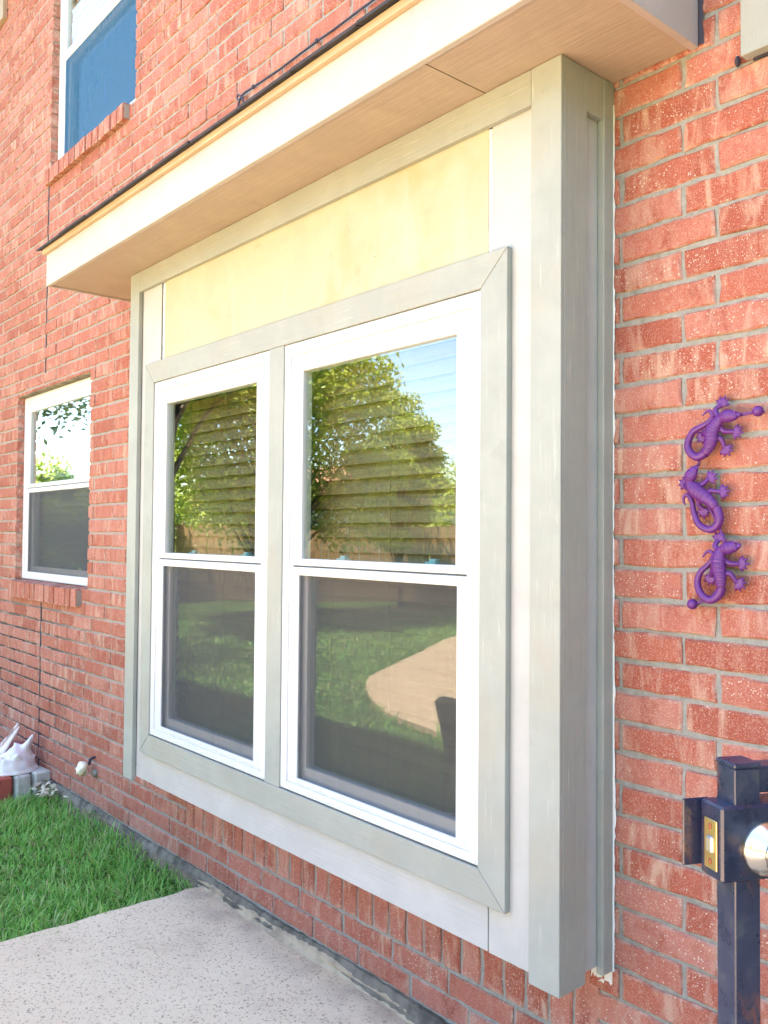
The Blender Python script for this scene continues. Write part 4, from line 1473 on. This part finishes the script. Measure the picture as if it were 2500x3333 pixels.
# ------------------------------------------------------------------ yard mirrored in the panes, plus an unseen added fence and trees
BARK = mat_plain('bark', (0.10, 0.075, 0.055), 0.9, bump=0.8, bscale=40, vary=0.4)
LEAF1 = mat_leaf('leaf_yellow_green', (0.18, 0.26, 0.03), (0.30, 0.39, 0.05), (0.42, 0.47, 0.09))
LEAF2 = mat_leaf('leaf_deep_green', (0.05, 0.11, 0.03), (0.08, 0.16, 0.04), (0.12, 0.21, 0.055))


def tree(name, label, x, y, h, r, z0, n, leaf, lsize, seed, trunk=0.16, tall=1.0, clumps=26):
    g = np.random.default_rng(seed)
    root = empty(name, (x, y, 0))
    tag(root, label, 'tree', 'trees in the yard', kind='thing')
    top = h
    cz = (z0 + top) / 2
    hz = (top - z0) / 2
    parts = []
    tpth = spline([(x, y, -0.1), (x + 0.06, y + 0.03, z0 * 0.6), (x - 0.05, y, cz), (x + 0.04, y, top - hz * 0.4)], 6)
    parts.append(tube_data(tpth, interp([trunk, trunk * .8, trunk * .5, trunk * .15], len(tpth)), 10, flat=(1, 0, 0)))
    cl = []
    for k in range(clumps):
        d = g.normal(size=3)
        d /= np.linalg.norm(d)
        rr_ = g.uniform(0.45, 0.95)
        c = np.array([x + d[0] * r * rr_, y + d[1] * r * rr_, cz + d[2] * hz * rr_])
        cl.append((c, g.uniform(0.22, 0.42) * r))
        s0 = Vector((x, y, max(z0 * 0.7, c[2] - hz * 0.9)))
        mid = (s0 + Vector(c)) / 2 + Vector((0, 0, 0.15 * hz))
        pth = spline([s0, mid, Vector(c)], 4)
        parts.append(tube_data(pth, interp([trunk * .35, trunk * .18, trunk * .06], len(pth)), 6, flat=(1, 0.1, 0)))
    v, f = join(parts)
    mesh('trunk', v, f, BARK, root, True)
    per = n // clumps
    C, S = [], []
    for c, s in cl:
        d = g.normal(size=(per, 3))
        d /= np.linalg.norm(d, axis=1)[:, None]
        rad = s * g.uniform(0.25, 1.1, per) ** 0.6
        C.append(c + d * rad[:, None] * np.array([1, 1, 0.8]))
    C = np.concatenate(C)
    m_ = len(C)
    nn = g.normal(size=(m_, 3)) + np.array([0, 0, 0.6])
    nn /= np.linalg.norm(nn, axis=1)[:, None]
    t1 = np.cross(nn, g.normal(size=(m_, 3)))
    t1 /= np.linalg.norm(t1, axis=1)[:, None]
    t2 = np.cross(nn, t1)
    sz = lsize * g.uniform(0.6, 1.4, m_)[:, None]
    V = np.stack([C - t1 * sz, C + t2 * sz * 0.5, C + t1 * sz, C - t2 * sz * 0.5], 1).reshape(-1, 3)
    F = np.arange(m_ * 4).reshape(-1, 4)
    me_ = bpy.data.meshes.new('crown')
    me_.from_pydata(V.tolist(), [], F.tolist())
    me_.materials.append(leaf)
    link(bpy.data.objects.new('crown', me_), root)
    return root


def at(az, d):
    return -d * math.sin(R(az)), 1.52 - d * math.cos(R(az))


x, y = at(56.7, 15.5)
tree('shade_tree', 'large yellow-green shade tree mirrored in both bay windows', x, y, 7.4, 2.3, 0.5, 70000, LEAF1, 0.045, 3, 0.10, clumps=90)
x, y = at(48.5, 19.0)
tree('shade_tree', 'shorter yellow-green tree mirrored in the right bay window against blue sky', x, y, 4.9, 1.15, 0.8, 24000, LEAF1, 0.045, 4, 0.06, clumps=34)
x, y = at(63.5, 13.0)
tree('shade_tree', 'tall dark green tree mirrored at the edge of the left bay window', x, y, 6.5, 1.5, 3.0, 5000, LEAF2, 0.07, 5, 0.16, clumps=16)
x, y = at(79.5, 10.5)
tree('shade_tree', 'dark overhanging tree mirrored at the top of the low window', x, y, 5.5, 2.7, 2.65, 24000, LEAF2, 0.045, 6, 0.12, clumps=56)
for k, (az, d, hh, rr_) in enumerate(((73.5, 21, 3.2, 1.7), (70.2, 22, 3.0, 1.6), (66.5, 21, 3.5, 1.5), (61, 24, 3.4, 1.7), (44.5, 25, 4.0, 1.9), (39, 24, 3.4, 1.8))):
    x, y = at(az, d)
    tree('yard_tree', ['round green tree by the far fence mirrored in the low window', 'second round green tree mirrored in the low window', 'bushy green tree mirrored nearest the low window jamb',
                       'round green tree behind the tall dark tree', 'small green tree under the blue sky in the right pane', 'low green tree furthest along the fence'][k], x, y, hh, rr_, 0.3, 9000, LEAF1 if k != 1 else LEAF2, 0.06, 20 + k, 0.07, clumps=26)

FEN = mat_plain('fence_wood', (0.30, 0.17, 0.09), 0.85, vary=0.35, bump=0.4)
fence = empty('wood_fence', (-14, -14, 0))
tag(fence, 'brown plank fence along the back of the yard, mirrored in the panes', 'fence', kind='thing')
bm = bmesh.new()
bm_box(bm, -0.069, 0.069, -0.009, 0.009, -0.05, 1.72, 0.004)
pm = bpy.data.meshes.new('plank')
bm.to_mesh(pm)
bm.free()
pm.materials.append(FEN)
fa, fb = Vector((-23.5, -1.5, 0)), Vector((-9.5, -19.5, 0))
nP = 155
for i in range(nP):
    o = bpy.data.objects.new('plank', pm)
    o.location = fa.lerp(fb, i / nP) + Vector((0, 0, random.gauss(0, 0.012)))
    o.rotation_euler = (0, random.gauss(0, 0.006), math.atan2(fb.y - fa.y, fb.x - fa.x))
    col.objects.link(o)
    o.parent = fence
    o.matrix_parent_inverse = Matrix.Translation(-fence.location)
for zz in (0.35, 1.35):
    d = (fb - fa).normalized()
    nn = Vector((-d.y, d.x, 0)) * -0.03
    v, f = tube_data([fa + nn + Vector((0, 0, zz)), fb + nn + Vector((0, 0, zz))], 0.035, 4)
    mesh('rail', v, f, FEN, fence)

added_fence = empty('wood_fence', (4, -20, 0))  # unseen fence, added to keep low skylight off the walls
tag(added_fence, 'unseen brown plank fence added against low skylight, closing the far side of the yard behind the photographer', 'fence', kind='thing')
bm = bmesh.new()
bm_box(bm, -9.4, 12.0, -19.62, -19.58, -0.05, 1.72)
from_bm('added_fence_panel', bm, FEN, added_fence)
bm = bmesh.new()
bm_box(bm, 11.98, 12.02, -19.5, -1.0, -0.05, 1.72)
from_bm('added_fence_panel', bm, FEN, added_fence)
big = [o for o in col.objects if o.name.startswith('shade_tree')][0]  # its copies are added out of view to block skylight near the horizon
for k, (tx, ty, rz, q, lb) in enumerate(((-6.5, -18.0, 40, 0.95, 'tree by the back fence, nearest the mirrored ones'), (-1.0, -17.5, 120, 1.05, 'tree by the middle of the back fence'), (5.0, -17.0, 200, 1.1, 'tree by the back fence behind the patio'),
                                     (10.0, -13.0, 280, 1.0, 'tree in the far corner of the fences'), (10.3, -6.5, 330, 1.05, 'tree halfway along the side fence'), (10.0, -1.5, 15, 0.9, 'tree where the side fence nears the house'))):
    r_ = big.copy()
    col.objects.link(r_)
    r_.location = (tx, ty, 0)
    r_.rotation_euler = (0, 0, R(rz))
    r_.scale = (q, q, q)
    r_['label'] = 'added unseen leafy shade ' + lb
    for ch_ in [o for o in col.objects if o.parent == big]:
        c_ = ch_.copy()
        col.objects.link(c_)
        c_.parent = r_
        c_.matrix_parent_inverse = Matrix.Translation(-Vector(big.location))
x, y = at(54, 34)
nh = empty('neighbour_house', (x, y, 0))
tag(nh, 'pale neighbouring house with orange-brown roof beyond the fence, mirrored in the right bay window', 'house', kind='thing')
box('wall', x - 5, x + 5, y - 4, y + 4, -0.05, 2.6, mat_plain('pale_stucco', (0.72, 0.68, 0.62), 0.9), nh, 0)
rf = mat_plain('clay_roof', (0.42, 0.20, 0.12), 0.9, vary=0.3)
mesh('roof', [(x - 5.5, y - 4.5, 2.55), (x + 5.5, y - 4.5, 2.55), (x + 5.5, y + 4.5, 2.55), (x - 5.5, y + 4.5, 2.55), (x - 5.5, y, 4.1), (x + 5.5, y, 4.1)],
     [(0, 1, 5, 4), (2, 3, 4, 5), (0, 4, 3), (1, 2, 5), (3, 2, 1, 0)], rf, nh)

# patio chair, only its back shows in the right lower pane
ch = empty('patio_chair', (-2.86, -1.66, 0))
ch.rotation_euler = (0, 0, R(40))
tag(ch, 'dark patio chair with rounded back, mirrored at the edge of the right lower pane', 'chair', kind='thing')
CHM = mat_plain('dark_chair', (0.03, 0.03, 0.028), 0.6)
RIM = mat_plain('chair_rim', (0.16, 0.16, 0.08), 0.5)
bm = bmesh.new()
bm_box(bm, -0.25, 0.25, -0.24, 0.24, 0.40, 0.44, 0.015)
o = from_bm('seat', bm, CHM)
o.parent = ch
bk, bf = [], []
for j in range(9):
    for i in range(13):
        s_ = i / 12 - 0.5
        zz = 0.42 + 0.27 * j / 8
        wd_ = 0.27 * (1 - 0.35 * max(0, j / 8 - 0.6) ** 2 * 6)
        bk.append((s_ * 2 * wd_, 0.24 + 0.06 * j / 8 - 0.10 * (2 * s_) ** 2, zz - (0.05 * (2 * s_) ** 4 if j == 8 else 0)))
for j in range(8):
    for i in range(12):
        q = j * 13 + i
        bf.append((q, q + 1, q + 14, q + 13))
o = mesh('backrest', bk, bf, CHM, None, True)
o.parent = ch
md = o.modifiers.new('t', 'SOLIDIFY')
md.thickness = 0.02
v, f = tube_data([bk[0], bk[39], bk[78], bk[104]] + bk[105:116] + [bk[116], bk[90], bk[51], bk[12]], 0.016, 8, flat=(0, 1, 0.2))
o = mesh('back_rim', v, f, RIM, None, True)
o.parent = ch
for sx in (-1, 1):
    for sy in (-1, 1):
        v, f = tube_data([(sx * 0.23, sy * 0.22, 0.42), (sx * 0.25, sy * 0.26, 0.0)], 0.013, 8)
        o = mesh('leg', v, f, RIM, None, True)
        o.parent = ch

bpy.context.view_layer.update()
